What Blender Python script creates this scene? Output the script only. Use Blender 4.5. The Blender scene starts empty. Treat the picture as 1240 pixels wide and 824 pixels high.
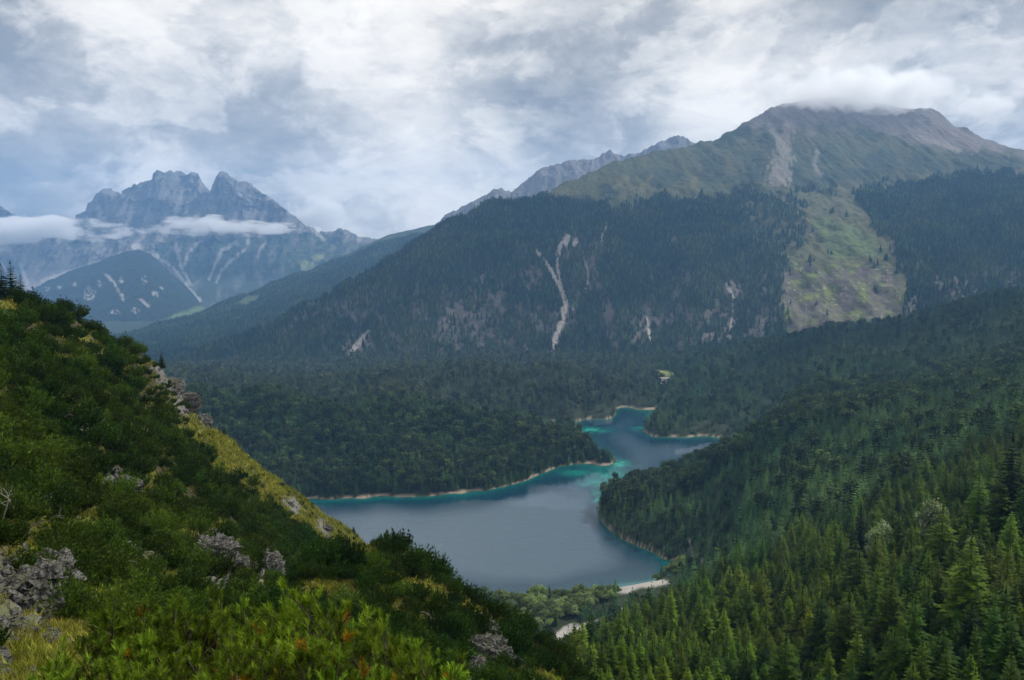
import bpy, math
import numpy as np
from mathutils import Vector, Matrix
from math import radians, sin, cos, pi, exp, log
rng = np.random.default_rng(11)
scene = bpy.context.scene

# ------------------------------------------------------------------ camera
F = 1000.0; CX, CY = 620.0, 412.0            # focal length and centre in photo pixels (1240 wide)
H = 250.0                                     # eye above the lake, metres
PITCH = math.atan(82.0 / F)
cp, sp = cos(PITCH), sin(PITCH)
cam_d = bpy.data.cameras.new('camera'); cam = bpy.data.objects.new('camera', cam_d)
scene.collection.objects.link(cam); scene.camera = cam
cam_d.sensor_width = 36.0; cam_d.lens = 36.0 * F / 1240.0
cam_d.clip_start = 0.2; cam_d.clip_end = 90000
cam.location = (0, 0, H); cam.rotation_euler = (pi / 2 - PITCH, 0, 0)

def ray(px, py):
    cx = (np.asarray(px, float) - CX) / F; cy = (CY - np.asarray(py, float)) / F
    return cx, cp + cy * sp, -sp + cy * cp
def P(px, py, d):                             # point seen at (px,py) at ground distance d
    x, y, z = ray(px, py); t = d / y
    return np.stack([x * t, y * t, H + z * t], -1)
def Pz(px, d, z):                             # point in the column px at distance d and height z
    h = (np.asarray(z, float) - H) / np.asarray(d, float)
    cy = (h * cp + sp) / (cp - h * sp)
    return P(px, CY - cy * F, d)
def proj(X):
    x = X[..., 0]; y = X[..., 1]; z = X[..., 2] - H
    f = y * cp - z * sp; u = y * sp + z * cp
    f = np.maximum(f, 1e-3)
    return CX + F * x / f, CY - F * u / f

# ------------------------------------------------------------------ world, sun, exposure
SUN_EL, SUN_AZ = radians(46), radians(62)     # azimuth to the right of the view direction
def nodes_of(nt): return nt.nodes, nt.links
w = bpy.data.worlds.new('World'); scene.world = w; w.use_nodes = True
N, L = nodes_of(w.node_tree); N.clear()
def nd(N, t, **k):
    n = N.new(t)
    for a, b in k.items(): setattr(n, a, b)
    return n
def mth(N, L, op, a, b=None, clamp=False):
    n = N.new('ShaderNodeMath'); n.operation = op; n.use_clamp = clamp
    for i, v in enumerate((a, b)):
        if v is None: continue
        if hasattr(v, 'links'): L.new(v, n.inputs[i])
        else: n.inputs[i].default_value = v
    return n.outputs[0]
tc = nd(N, 'ShaderNodeTexCoord'); nrm = nd(N, 'ShaderNodeVectorMath', operation='NORMALIZE')
L.new(tc.outputs['Generated'], nrm.inputs[0])
sx = nd(N, 'ShaderNodeSeparateXYZ'); L.new(nrm.outputs[0], sx.inputs[0])
zc = mth(N, L, 'ADD', mth(N, L, 'MAXIMUM', sx.outputs[2], 0.0), 0.16)
uu = mth(N, L, 'DIVIDE', sx.outputs[0], zc); vv = mth(N, L, 'DIVIDE', sx.outputs[1], zc)
cb = nd(N, 'ShaderNodeCombineXYZ'); L.new(uu, cb.inputs[0]); L.new(vv, cb.inputs[1])
def noise(N, L, vec, scale, detail, rough=0.5, dist=0.0, off=(0, 0, 0)):
    mp = nd(N, 'ShaderNodeMapping'); mp.inputs['Location'].default_value = off
    L.new(vec, mp.inputs[0])
    n = nd(N, 'ShaderNodeTexNoise'); n.inputs['Scale'].default_value = scale; n.inputs['Detail'].default_value = detail
    n.inputs['Roughness'].default_value = rough; n.inputs['Distortion'].default_value = dist
    L.new(mp.outputs[0], n.inputs['Vector']); return n.outputs[0]
smp = nd(N, 'ShaderNodeMapping'); smp.inputs['Scale'].default_value = (1, 1, 1.9); smp.inputs['Rotation'].default_value = (0, .25, 0); L.new(nrm.outputs[0], smp.inputs[0])
n1 = noise(N, L, cb.outputs[0], 0.95, 9, 0.52, 0.15, (3.1, 0.7, 0))
n2 = noise(N, L, smp.outputs[0], 4.2, 9, 0.55, 0.25, (1.0, 5.0, 2))
n3 = noise(N, L, smp.outputs[0], 13.0, 7, 0.6, 0.3, (7.0, 2.0, 4))
dens = mth(N, L, 'ADD', mth(N, L, 'MULTIPLY', n1, 0.40), mth(N, L, 'ADD', mth(N, L, 'MULTIPLY', n2, 0.56), mth(N, L, 'MULTIPLY', n3, 0.22)))
# broad lighter and darker masses of the cloud deck, by world direction: (px, py, sharpness, amount)
wob = nd(N, 'ShaderNodeVectorMath', operation='ADD')
nw = nd(N, 'ShaderNodeTexNoise'); nw.inputs['Scale'].default_value = 6.0; nw.inputs['Detail'].default_value = 4
L.new(nrm.outputs[0], nw.inputs['Vector'])
ws = nd(N, 'ShaderNodeVectorMath', operation='SCALE'); ws.inputs[3].default_value = 0.16; L.new(nw.outputs[1], ws.inputs[0])
L.new(nrm.outputs[0], wob.inputs[0]); L.new(ws.outputs[0], wob.inputs[1])
wo2 = nd(N, 'ShaderNodeVectorMath', operation='SUBTRACT'); L.new(wob.outputs[0], wo2.inputs[0]); wo2.inputs[1].default_value = (0.08, 0.08, 0.08)
wn = nd(N, 'ShaderNodeVectorMath', operation='NORMALIZE'); L.new(wo2.outputs[0], wn.inputs[0])
for (bx_, by_, k, a) in ((665, 130, 110, -.24), (1080, 45, 110, -.16), (40, 205, 50, -.20), (330, 215, 80, -.09), (470, 255, 120, -.06),
                         (1235, 160, 200, -.12), (850, 40, 200, -.06), (250, 60, 12, .03), (430, 40, 40, .10), (700, 40, 60, .02), (900, 90, 160, .02),
                         (1030, 115, 120, .13), (160, 235, 260, .08), (560, 200, 100, .07), (430, 285, 300, .10), (1180, 140, 500, .10), (50, 60, 60, -.03)):
    x, y, z = ray(bx_, by_); v = Vector((float(x), float(y), float(z))).normalized()
    dt = nd(N, 'ShaderNodeVectorMath', operation='DOT_PRODUCT'); L.new(wn.outputs[0], dt.inputs[0]); dt.inputs[1].default_value = v
    g = mth(N, L, 'EXPONENT', mth(N, L, 'MULTIPLY', mth(N, L, 'SUBTRACT', dt.outputs[1], 1.0), float(k)))
    dens = mth(N, L, 'ADD', dens, mth(N, L, 'MULTIPLY', g, a * 1.35))
def sharp(v, lo, hi, amt):
    mr = nd(N, 'ShaderNodeMapRange', interpolation_type='SMOOTHSTEP'); mr.inputs[1].default_value = lo; mr.inputs[2].default_value = hi; mr.inputs[3].default_value = -amt; mr.inputs[4].default_value = amt
    L.new(v, mr.inputs[0]); return mr.outputs[0]
n4 = noise(N, L, smp.outputs[0], 6.5, 10, 0.6, 0.5, (2.0, 9.0, 1.0)); n5 = noise(N, L, smp.outputs[0], 11.0, 10, 0.62, 0.6, (5.0, 3.0, 6.0)); n6 = noise(N, L, smp.outputs[0], 28.0, 8, 0.65, 0.4)
dens = mth(N, L, 'ADD', dens, sharp(n4, .45, .55, .050)); dens = mth(N, L, 'ADD', dens, sharp(n5, .44, .58, .028)); dens = mth(N, L, 'ADD', dens, mth(N, L, 'MULTIPLY', mth(N, L, 'SUBTRACT', n6, .5), .16))
cr = nd(N, 'ShaderNodeValToRGB'); L.new(dens, cr.inputs[0])
els = cr.color_ramp.elements
els[0].position = 0.32; els[0].color = (0.34, 0.355, 0.375, 1)
els[1].position = 0.74; els[1].color = (1.30, 1.23, 1.12, 1)
for p_, c_ in ((0.43, (0.54, 0.54, 0.53, 1)), (0.52, (0.84, 0.815, 0.77, 1)), (0.62, (1.12, 1.06, 0.97, 1))):
    e = els.new(p_); e.color = c_
bgc = nd(N, 'ShaderNodeBackground'); L.new(cr.outputs[0], bgc.inputs[0]); bgc.inputs[1].default_value = 1.0
sky = nd(N, 'ShaderNodeTexSky', sky_type='NISHITA'); sky.sun_disc = False
sky.sun_elevation = SUN_EL; sky.sun_rotation = SUN_AZ; sky.altitude = 1300
bgs = nd(N, 'ShaderNodeBackground'); L.new(sky.outputs[0], bgs.inputs[0]); bgs.inputs[1].default_value = 0.08
mx = nd(N, 'ShaderNodeMixShader'); mx.inputs[0].default_value = 0.97
L.new(bgs.outputs[0], mx.inputs[1]); L.new(bgc.outputs[0], mx.inputs[2])
wout = nd(N, 'ShaderNodeOutputWorld'); L.new(mx.outputs[0], wout.inputs[0])
sl = bpy.data.lights.new('sun', 'SUN'); sl.energy = 4.3; sl.angle = radians(3); sl.color = (1, 0.95, 0.86)
so = bpy.data.objects.new('sun', sl); scene.collection.objects.link(so)
so.rotation_euler = Vector((sin(SUN_AZ) * cos(SUN_EL), cos(SUN_AZ) * cos(SUN_EL), sin(SUN_EL))).to_track_quat('Z', 'Y').to_euler()
vs = scene.view_settings; vs.view_transform = 'Standard'; vs.look = 'None'; vs.exposure = 0.0; vs.gamma = 1; vs.use_curve_mapping = False
cy_ = scene.cycles; cy_.max_bounces = 8; cy_.diffuse_bounces = 2; cy_.glossy_bounces = 2; cy_.transmission_bounces = 2; cy_.transparent_max_bounces = 6
cy_.volume_bounces = 6; cy_.use_denoising = True; cy_.volume_step_rate = 2.0; cy_.volume_max_steps = 64
cy_.use_adaptive_sampling = True; cy_.adaptive_threshold = 0.02

# ------------------------------------------------------------------ numpy noise
def _h(ix, iy, s):
    n = (ix.astype(np.int64) * 374761393 + iy.astype(np.int64) * 668265263 + s * 1442695041) & 0x7fffffff
    n = ((n ^ (n >> 13)) * 1274126177) & 0x7fffffff
    return ((n ^ (n >> 16)) & 0xffff) / 65535.0 * 2 * pi
def pn(x, y, s=0):
    x = np.asarray(x, float); y = np.asarray(y, float)
    ix = np.floor(x); iy = np.floor(y); fx = x - ix; fy = y - iy
    u = fx * fx * fx * (fx * (fx * 6 - 15) + 10); v = fy * fy * fy * (fy * (fy * 6 - 15) + 10)
    def g(ax, ay):
        a = _h(ix + ax, iy + ay, s); return np.cos(a) * (fx - ax) + np.sin(a) * (fy - ay)
    a = g(0, 0) * (1 - u) + g(1, 0) * u; b = g(0, 1) * (1 - u) + g(1, 1) * u
    return (a * (1 - v) + b * v) * 1.5
def fbm(x, y, o=5, s=0, r=0.5):
    t = 0; a = 1; n = 0
    for i in range(o):
        t = t + a * pn(x * 2 ** i + 17.3 * i, y * 2 ** i + 5.1 * i, s + i); n += a; a *= r
    return t / n
def ridged(x, y, o=5, s=0, r=0.5):
    t = 0; a = 1; n = 0
    for i in range(o):
        t = t + a * (1 - 2 * np.abs(pn(x * 2 ** i + 3.7 * i, y * 2 ** i, s + i))); n += a; a *= r
    return t / n
def sstep(a, b, x):
    t = np.clip((x - a) / (b - a), 0, 1); return t * t * (3 - 2 * t)
def lerp(a, b, t): return a + (b - a) * t

# ------------------------------------------------------------------ meshes and tags
def tri_mesh(name, V, Fc, mats=(), mi=None, smooth=False, attrs=None):
    V = np.asarray(V, np.float32); Fc = np.asarray(Fc, np.int32); k = Fc.shape[1]
    me = bpy.data.meshes.new(name)
    me.vertices.add(len(V)); me.vertices.foreach_set('co', V.ravel())
    me.loops.add(Fc.size); me.loops.foreach_set('vertex_index', Fc.ravel())
    me.polygons.add(len(Fc)); me.polygons.foreach_set('loop_start', np.arange(len(Fc), dtype=np.int32) * k)
    if mi is not None: me.polygons.foreach_set('material_index', np.asarray(mi, np.int32))
    me.update(calc_edges=True)
    if smooth: me.polygons.foreach_set('use_smooth', np.ones(len(Fc), bool))
    else: me.polygons.foreach_set('use_smooth', np.zeros(len(Fc), bool))
    for m in mats: me.materials.append(m)
    for an, (t, data) in (attrs or {}).items():
        a = me.attributes.new(an, t, 'POINT')
        data = np.asarray(data, np.float32)
        if t == 'FLOAT_COLOR':
            if data.shape[-1] == 3: data = np.concatenate([data, np.ones((len(data), 1), np.float32)], 1)
            a.data.foreach_set('color', data.ravel())
        elif t == 'FLOAT_VECTOR': a.data.foreach_set('vector', data.ravel())
        else: a.data.foreach_set('value', data.ravel())
    return me
def link(name, data, parent=None, loc=None, label=None, cat=None, group=None, kind=None):
    o = bpy.data.objects.new(name, data); scene.collection.objects.link(o)
    if parent is not None: o.parent = parent
    if loc is not None: o.location = loc
    if label: o['label'] = label
    if cat: o['category'] = cat
    if group: o['group'] = group
    if kind: o['kind'] = kind
    return o
def grid_faces(m, n):
    i = np.arange(m - 1)[:, None] * n + np.arange(n - 1)[None, :]
    return np.stack([i, i + 1, i + n + 1, i + n], -1).reshape(-1, 4)

# ------------------------------------------------------------------ materials
def new_mat(name):
    m = bpy.data.materials.new(name); m.use_nodes = True; m.node_tree.nodes.clear()
    m.cycles.emission_sampling = 'NONE'
    return m, m.node_tree.nodes, m.node_tree.links
def mixc(N, L, a, b, f, mode='MIX'):
    n = N.new('ShaderNodeMix'); n.data_type = 'RGBA'; n.blend_type = mode
    for s, v in ((n.inputs[0], f), (n.inputs[6], a), (n.inputs[7], b)):
        if hasattr(v, 'links'): L.new(v, s)
        else: s.default_value = v if not isinstance(v, tuple) else (*v, 1) if len(v) == 3 else v
    return n.outputs[2]
def terrain_mat(name, s1, s2, bump, bdist, rough=0.95, var=0.5, zscale=1.0, amp2=0.3):
    m, N, L = new_mat(name)
    at = nd(N, 'ShaderNodeAttribute'); at.attribute_name = 'col'
    g = nd(N, 'ShaderNodeNewGeometry')
    mp = nd(N, 'ShaderNodeMapping'); mp.inputs['Scale'].default_value = (1, 1, zscale); L.new(g.outputs['Position'], mp.inputs[0])
    na = noise(N, L, mp.outputs[0], s1, 8, 0.6); nb = noise(N, L, mp.outputs[0], s2, 6, 0.65, 0.4)
    f = mth(N, L, 'ADD', mth(N, L, 'MULTIPLY', mth(N, L, 'SUBTRACT', na, 0.5), var * 2.2), 1.0)
    f = mth(N, L, 'ADD', f, mth(N, L, 'MULTIPLY', mth(N, L, 'SUBTRACT', nb, 0.5), amp2 * 2.2))
    f = mth(N, L, 'MAXIMUM', f, 0.1)
    sc = nd(N, 'ShaderNodeVectorMath', operation='SCALE'); L.new(at.outputs['Color'], sc.inputs[0]); L.new(f, sc.inputs[3])
    b = nd(N, 'ShaderNodeBump'); b.inputs['Strength'].default_value = bump; b.inputs['Distance'].default_value = bdist
    hb = mth(N, L, 'ADD', na, mth(N, L, 'MULTIPLY', nb, 0.6)); L.new(hb, b.inputs['Height'])
    d = nd(N, 'ShaderNodeBsdfPrincipled'); d.inputs['Roughness'].default_value = rough
    d.inputs['Specular IOR Level'].default_value = 0.15
    L.new(sc.outputs[0], d.inputs['Base Color']); L.new(b.outputs[0], d.inputs['Normal'])
    o = nd(N, 'ShaderNodeOutputMaterial'); L.new(d.outputs[0], o.inputs[0]); return m
def near_mat():
    m = terrain_mat('near_ground', 0.45, 3.2, 1.0, 0.5, var=0.45, amp2=0.7); N, L = m.node_tree.nodes, m.node_tree.links
    g = nd(N, 'ShaderNodeNewGeometry'); d = [n for n in N if n.type == 'BSDF_PRINCIPLED'][0]; b0 = [n for n in N if n.type == 'BUMP'][0]
    w1 = nd(N, 'ShaderNodeTexNoise'); w1.inputs['Scale'].default_value = 1.2; w1.inputs['Detail'].default_value = 4; L.new(g.outputs['Position'], w1.inputs['Vector'])
    wm = nd(N, 'ShaderNodeVectorMath', operation='MULTIPLY_ADD'); L.new(w1.outputs[1], wm.inputs[0]); wm.inputs[1].default_value = (1.2, 1.2, 1.2); L.new(g.outputs['Position'], wm.inputs[2])
    vo = nd(N, 'ShaderNodeTexVoronoi', feature='DISTANCE_TO_EDGE'); vo.inputs['Scale'].default_value = 0.9; L.new(wm.outputs[0], vo.inputs['Vector'])
    mr = nd(N, 'ShaderNodeMapRange'); mr.inputs[2].default_value = .12; L.new(vo.outputs['Distance'], mr.inputs[0])
    b = nd(N, 'ShaderNodeBump'); b.inputs['Strength'].default_value = .9; b.inputs['Distance'].default_value = .22; L.new(mr.outputs[0], b.inputs['Height']); L.new(b0.outputs[0], b.inputs['Normal']); L.new(b.outputs[0], d.inputs['Normal'])
    return m
def foliage_mat(name, ca, cb_, cc, transl=0.3, nscale=0.0, hi=None, locscale=0.02, shoots=False):
    """leaf colour varies per plant, by stand and by clump within the crown"""
    m, N, L = new_mat(name)
    oi = nd(N, 'ShaderNodeObjectInfo'); g = nd(N, 'ShaderNodeNewGeometry')
    col = mixc(N, L, ca, cb_, oi.outputs['Random'])
    ln = noise(N, L, oi.outputs['Location'], locscale, 3, 0.6)
    lf = nd(N, 'ShaderNodeMapRange'); lf.inputs[1].default_value = 0.42; lf.inputs[2].default_value = 0.66; L.new(ln, lf.inputs[0])
    col = mixc(N, L, col, cc, mth(N, L, 'MULTIPLY', lf.outputs[0], 0.75))
    ri = mth(N, L, 'ADD', mth(N, L, 'MULTIPLY', g.outputs['Random Per Island'], 0.7), 0.65)
    rv = mth(N, L, 'FRACT', mth(N, L, 'MULTIPLY', oi.outputs['Random'], 17.3)); ri = mth(N, L, 'MULTIPLY', ri, mth(N, L, 'ADD', mth(N, L, 'MULTIPLY', mth(N, L, 'POWER', rv, 2.2), 1.15), .62))
    if nscale:
        nn = noise(N, L, g.outputs['Position'], nscale, 3, 0.6)
        ri = mth(N, L, 'MULTIPLY', ri, mth(N, L, 'ADD', mth(N, L, 'MULTIPLY', nn, 1.2), 0.4))
    sc = nd(N, 'ShaderNodeVectorMath', operation='SCALE'); L.new(col, sc.inputs[0]); L.new(ri, sc.inputs[3])
    colo = sc.outputs[0]
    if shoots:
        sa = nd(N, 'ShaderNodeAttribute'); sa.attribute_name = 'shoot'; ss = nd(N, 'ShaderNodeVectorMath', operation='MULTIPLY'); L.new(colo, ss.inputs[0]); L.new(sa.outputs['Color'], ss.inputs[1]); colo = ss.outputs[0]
    if hi:
        mr = nd(N, 'ShaderNodeMapRange'); mr.inputs[1].default_value = hi[1]; mr.inputs[2].default_value = 1.0
        L.new(g.outputs['Random Per Island'], mr.inputs[0])
        colo = mixc(N, L, colo, hi[0], mr.outputs[0])
    d = nd(N, 'ShaderNodeBsdfPrincipled'); d.inputs['Roughness'].default_value = 0.7; d.inputs['Specular IOR Level'].default_value = 0.06
    t = nd(N, 'ShaderNodeBsdfTranslucent'); L.new(colo, d.inputs['Base Color'])
    tcx = mixc(N, L, colo, (1.25, 1.35, 0.55), 1.0, 'MULTIPLY'); L.new(tcx, t.inputs[0])
    mx = nd(N, 'ShaderNodeMixShader'); mx.inputs[0].default_value = transl
    L.new(d.outputs[0], mx.inputs[1]); L.new(t.outputs[0], mx.inputs[2])
    o = nd(N, 'ShaderNodeOutputMaterial'); L.new(mx.outputs[0], o.inputs[0]); return m
def plain_mat(name, c, rough=0.8, c2=None, scale=3.0, bump=0.0, bd=0.05):
    m, N, L = new_mat(name)
    d = nd(N, 'ShaderNodeBsdfPrincipled'); d.inputs['Roughness'].default_value = rough; d.inputs['Specular IOR Level'].default_value = 0.25
    tcn = nd(N, 'ShaderNodeTexCoord')
    n = noise(N, L, tcn.outputs['Object'], scale, 7, 0.65, 0.3)
    mr = nd(N, 'ShaderNodeMapRange'); mr.inputs[1].default_value = 0.35; mr.inputs[2].default_value = 0.65; L.new(n, mr.inputs[0])
    L.new(mixc(N, L, c, c2 or tuple(v * 0.6 for v in c), mr.outputs[0]), d.inputs['Base Color'])
    if bump:
        b = nd(N, 'ShaderNodeBump'); b.inputs['Strength'].default_value = bump; b.inputs['Distance'].default_value = bd
        L.new(n, b.inputs['Height']); L.new(b.outputs[0], d.inputs['Normal'])
    o = nd(N, 'ShaderNodeOutputMaterial'); L.new(d.outputs[0], o.inputs[0]); return m

M_far = terrain_mat('far_rock', 0.006, 0.03, 0.9, 30, var=0.35, zscale=0.5, amp2=0.3)
M_mid = terrain_mat('mountain_ground', 0.012, 0.07, 0.8, 12, var=0.35, amp2=0.35)
M_val = terrain_mat('valley_ground', 0.05, 0.4, 0.6, 1.5, var=0.3)
M_near = near_mat()
SPR = dict(transl=0.18)
M_spruce_far = foliage_mat('spruce_needles_far', (0.009, 0.030, 0.016), (0.036, 0.076, 0.030), (0.080, 0.110, 0.036), locscale=0.005, **SPR)
M_spruce_mid = foliage_mat('spruce_needles_mid', (0.008, 0.040, 0.014), (0.044, 0.115, 0.034), (0.085, 0.145, 0.032), locscale=0.007, **SPR)
M_pine_mid = foliage_mat('pine_needles_mid', (0.014, 0.036, 0.014), (0.062, 0.092, 0.030), (0.050, 0.070, 0.026), locscale=0.007, **SPR)
M_spruce_pale = foliage_mat('spruce_needles_pale', (0.018, 0.046, 0.024), (0.060, 0.098, 0.044), (0.085, 0.112, 0.052), locscale=0.007, **SPR)  # lighter copies of the mid needles; tonal depth put into the colour
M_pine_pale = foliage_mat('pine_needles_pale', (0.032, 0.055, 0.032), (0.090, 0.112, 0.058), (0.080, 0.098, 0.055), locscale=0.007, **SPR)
M_spruce = foliage_mat('spruce_needles', (0.010, 0.040, 0.004), (0.058, 0.122, 0.007), (0.105, 0.138, 0.008), transl=0.24, locscale=0.03)
M_spruce_dark = foliage_mat('old_spruce_needles', (0.014, 0.034, 0.014), (0.018, 0.040, 0.016), (0.016, 0.036, 0.015), transl=0.2)
M_leaf = foliage_mat('broad_leaves', (0.110, 0.165, 0.055), (0.165, 0.215, 0.080), (0.180, 0.210, 0.110), transl=0.3, locscale=0.02)
M_leaf_y = foliage_mat('yellowing_leaves', (0.35, 0.30, 0.03), (0.30, 0.28, 0.04), (0.30, 0.30, 0.04))
M_leaf_l = foliage_mat('fresh_leaves', (0.20, 0.27, 0.05), (0.20, 0.27, 0.05), (0.22, 0.28, 0.06))
M_silver = foliage_mat('silvery_leaves', (0.16, 0.22, 0.12), (0.20, 0.26, 0.15), (0.18, 0.23, 0.14), hi=((0.42, 0.46, 0.36), 0.6))
M_dwarf = foliage_mat('mountain_pine_needles', (0.010, 0.034, 0.005), (0.034, 0.074, 0.008), (0.070, 0.098, 0.012), transl=0.16, nscale=1.3, locscale=0.06)
M_bush = foliage_mat('near_pine_needles', (0.125, 0.225, 0.016), (0.180, 0.265, 0.018), (0.155, 0.235, 0.018), transl=0.25, shoots=True)
M_grass = foliage_mat('hill_grass', (0.185, 0.185, 0.028), (0.13, 0.155, 0.024), (0.25, 0.22, 0.05), transl=0.3, locscale=0.15)
M_bark = plain_mat('bark', (0.10, 0.075, 0.055), 0.9, (0.05, 0.04, 0.03))
M_dead = plain_mat('bleached_wood', (0.27, 0.25, 0.22), 0.8, (0.13, 0.12, 0.10), 8)
def rock_mat():
    m, N, L = new_mat('limestone'); g = nd(N, 'ShaderNodeNewGeometry'); mp = nd(N, 'ShaderNodeMapping'); mp.inputs['Scale'].default_value = (1, 1, 2.2); mp.inputs['Rotation'].default_value = (.5, .3, 0); L.new(g.outputs['Position'], mp.inputs[0])
    a = noise(N, L, mp.outputs[0], .9, 9, .7, .8); b = noise(N, L, mp.outputs[0], 4.5, 8, .7, .5)
    vo = nd(N, 'ShaderNodeTexVoronoi', feature='DISTANCE_TO_EDGE'); vo.inputs['Scale'].default_value = 1.1
    wm = nd(N, 'ShaderNodeVectorMath', operation='MULTIPLY_ADD'); w1 = nd(N, 'ShaderNodeTexNoise'); w1.inputs['Scale'].default_value = 1.5; w1.inputs['Detail'].default_value = 5; L.new(g.outputs['Position'], w1.inputs['Vector']); L.new(w1.outputs[1], wm.inputs[0]); wm.inputs[1].default_value = (1.5, 1.5, 1.5); L.new(mp.outputs[0], wm.inputs[2]); L.new(wm.outputs[0], vo.inputs['Vector'])
    ck = nd(N, 'ShaderNodeMapRange'); ck.inputs[2].default_value = .09; L.new(vo.outputs['Distance'], ck.inputs[0])
    r = nd(N, 'ShaderNodeValToRGB'); L.new(mth(N, L, 'ADD', mth(N, L, 'MULTIPLY', a, .55), mth(N, L, 'MULTIPLY', b, .45)), r.inputs[0]); e = r.color_ramp.elements; e[0].position = .38; e[0].color = (.055, .054, .05, 1); e[1].position = .66; e[1].color = (.34, .33, .315, 1); q = e.new(.48); q.color = (.15, .147, .14, 1)
    c = mixc(N, L, (.035, .034, .03), r.outputs[0], ck.outputs[0])
    gn = nd(N, 'ShaderNodeSeparateXYZ'); L.new(g.outputs['Normal'], gn.inputs[0]); ms = nd(N, 'ShaderNodeMapRange'); ms.inputs[1].default_value = .62; ms.inputs[2].default_value = .85; L.new(mth(N, L, 'ADD', gn.outputs[2], mth(N, L, 'MULTIPLY', mth(N, L, 'SUBTRACT', b, .6), 1.6)), ms.inputs[0])
    c = mixc(N, L, c, (.085, .10, .03), mth(N, L, 'MULTIPLY', ms.outputs[0], .8))
    d = nd(N, 'ShaderNodeBsdfPrincipled'); d.inputs['Roughness'].default_value = .95; d.inputs['Specular IOR Level'].default_value = .1; L.new(c, d.inputs['Base Color'])
    bp = nd(N, 'ShaderNodeBump'); bp.inputs['Distance'].default_value = .5; L.new(mth(N, L, 'ADD', mth(N, L, 'ADD', a, mth(N, L, 'MULTIPLY', b, .5)), mth(N, L, 'MULTIPLY', ck.outputs[0], .3)), bp.inputs['Height']); L.new(bp.outputs[0], d.inputs['Normal'])
    o = nd(N, 'ShaderNodeOutputMaterial'); L.new(d.outputs[0], o.inputs[0]); return m
M_rock = rock_mat()
M_cone = plain_mat('cone_scales', (0.12, 0.06, 0.04), 0.8)

# ------------------------------------------------------------------ lofted landforms
def row(pts, cols, kind='p'):
    """pts: (px, py, d) for kind p, (px, d, z) for kind z -> points for every column"""
    a = np.array(pts, float); px = a[:, 0]
    if kind == 'p': return P(cols, np.interp(cols, px, a[:, 1]), np.interp(cols, px, a[:, 2]))
    return Pz(cols, np.interp(cols, px, a[:, 1]), np.interp(cols, px, a[:, 2]))
def back(r, dd, dz):
    q = r.copy(); k = (q[:, 1] + dd) / q[:, 1]; q[:, 0] *= k; q[:, 1] *= k; q[:, 2] -= dz; return q
def loft(rows, counts, smooth=0):
    out = []
    for a, b, c in zip(rows[:-1], rows[1:], counts):
        for i in range(c): out.append(a + (b - a) * (i / c))
    out.append(rows[-1]); G = np.array(out)
    for _ in range(smooth):
        Gs = G.copy(); Gs[1:-1] = (G[:-2] + 2 * G[1:-1] + G[2:]) / 4
        G = Gs
    return G
def dpl(px, py, pts):                           # distance to a polyline, in photo pixels, and how far along
    best = np.full(px.shape, 1e9); al = np.zeros(px.shape); n = len(pts) - 1
    for i in range(n):
        ax, ay = pts[i]; bx, by = pts[i + 1]; dx, dy = bx - ax, by - ay
        t = np.clip(((px - ax) * dx + (py - ay) * dy) / (dx * dx + dy * dy), 0, 1)
        d = np.hypot(px - ax - t * dx, py - ay - t * dy)
        m = d < best; best = np.where(m, d, best); al = np.where(m, (i + t) / n, al)
    return best, al
def streak(px, py, pts, w0, w1=None, soft=1.5, jit=0.35):
    w1 = w0 if w1 is None else w1
    d, t = dpl(px, py, pts); ww = w0 + (w1 - w0) * t
    d = d + jit * ww * fbm(px / 5.0, py / 9.0, 3, 91) * 2
    return sstep(ww + soft, np.maximum(ww - soft, 0), d)
def inpoly(px, py, pts):
    c = np.zeros(px.shape, bool); n = len(pts)
    for i in range(n):
        x0, y0 = pts[i]; x1, y1 = pts[(i + 1) % n]
        if y0 == y1: continue
        c ^= ((y0 > py) != (y1 > py)) & (px < (x1 - x0) * (py - y0) / (y1 - y0) + x0)
    return c
def area(px, py, pts, wob=4.0, soft=2.0, s=5, ws=18.0):
    x = px + wob * 2 * fbm(px / ws, py / ws, 4, s); y = py + wob * 2 * fbm(px / ws, py / ws, 4, s + 40)
    ins = inpoly(x, y, pts); d, _ = dpl(x, y, pts + [pts[0]])
    return np.where(ins, sstep(-soft, soft, d), sstep(soft, -soft, d) * 0 + np.clip(0.5 - d / (2 * soft), 0, 0.5))
def boxed(f):
    """evaluate a mask only near the pixels it can touch"""
    def g(px, py, *a, **k):
        x0, y0, x1, y1 = f.box(*a)
        m = (px > x0) & (px < x1) & (py > y0) & (py < y1); out = np.zeros(px.shape)
        if m.any(): out[m] = f(px[m], py[m], *a, **k)
        return out
    return g
def spot(px, py, cx, cy, rx, ry, s=3):
    d = np.hypot((px - cx) / rx, (py - cy) / ry) + 0.45 * fbm(px / (rx * .8), py / (ry * .8), 3, s)
    return sstep(1.1, 0.7, d)
def _pb(pts, *a):
    q = np.array(pts); e = 40 + (max(a[:2]) * 2 if a else 0)
    return q[:, 0].min() - e, q[:, 1].min() - e, q[:, 0].max() + e, q[:, 1].max() + e
streak.box = _pb; area.box = lambda pts, *a: _pb(pts, 10); spot.box = lambda cx, cy, rx, ry, *a: (cx - 2 * rx - 2, cy - 2 * ry - 2, cx + 2 * rx + 2, cy + 2 * ry + 2)
streak = boxed(streak); area = boxed(area); spot = boxed(spot)
def C3(c, like): return np.broadcast_to(np.array(c, float), like.shape + (3,)).copy()
def put(col, c, m, amt=1.0):
    m = (m * amt)[..., None]; return col * (1 - m) + np.array(c, float) * m
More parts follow.
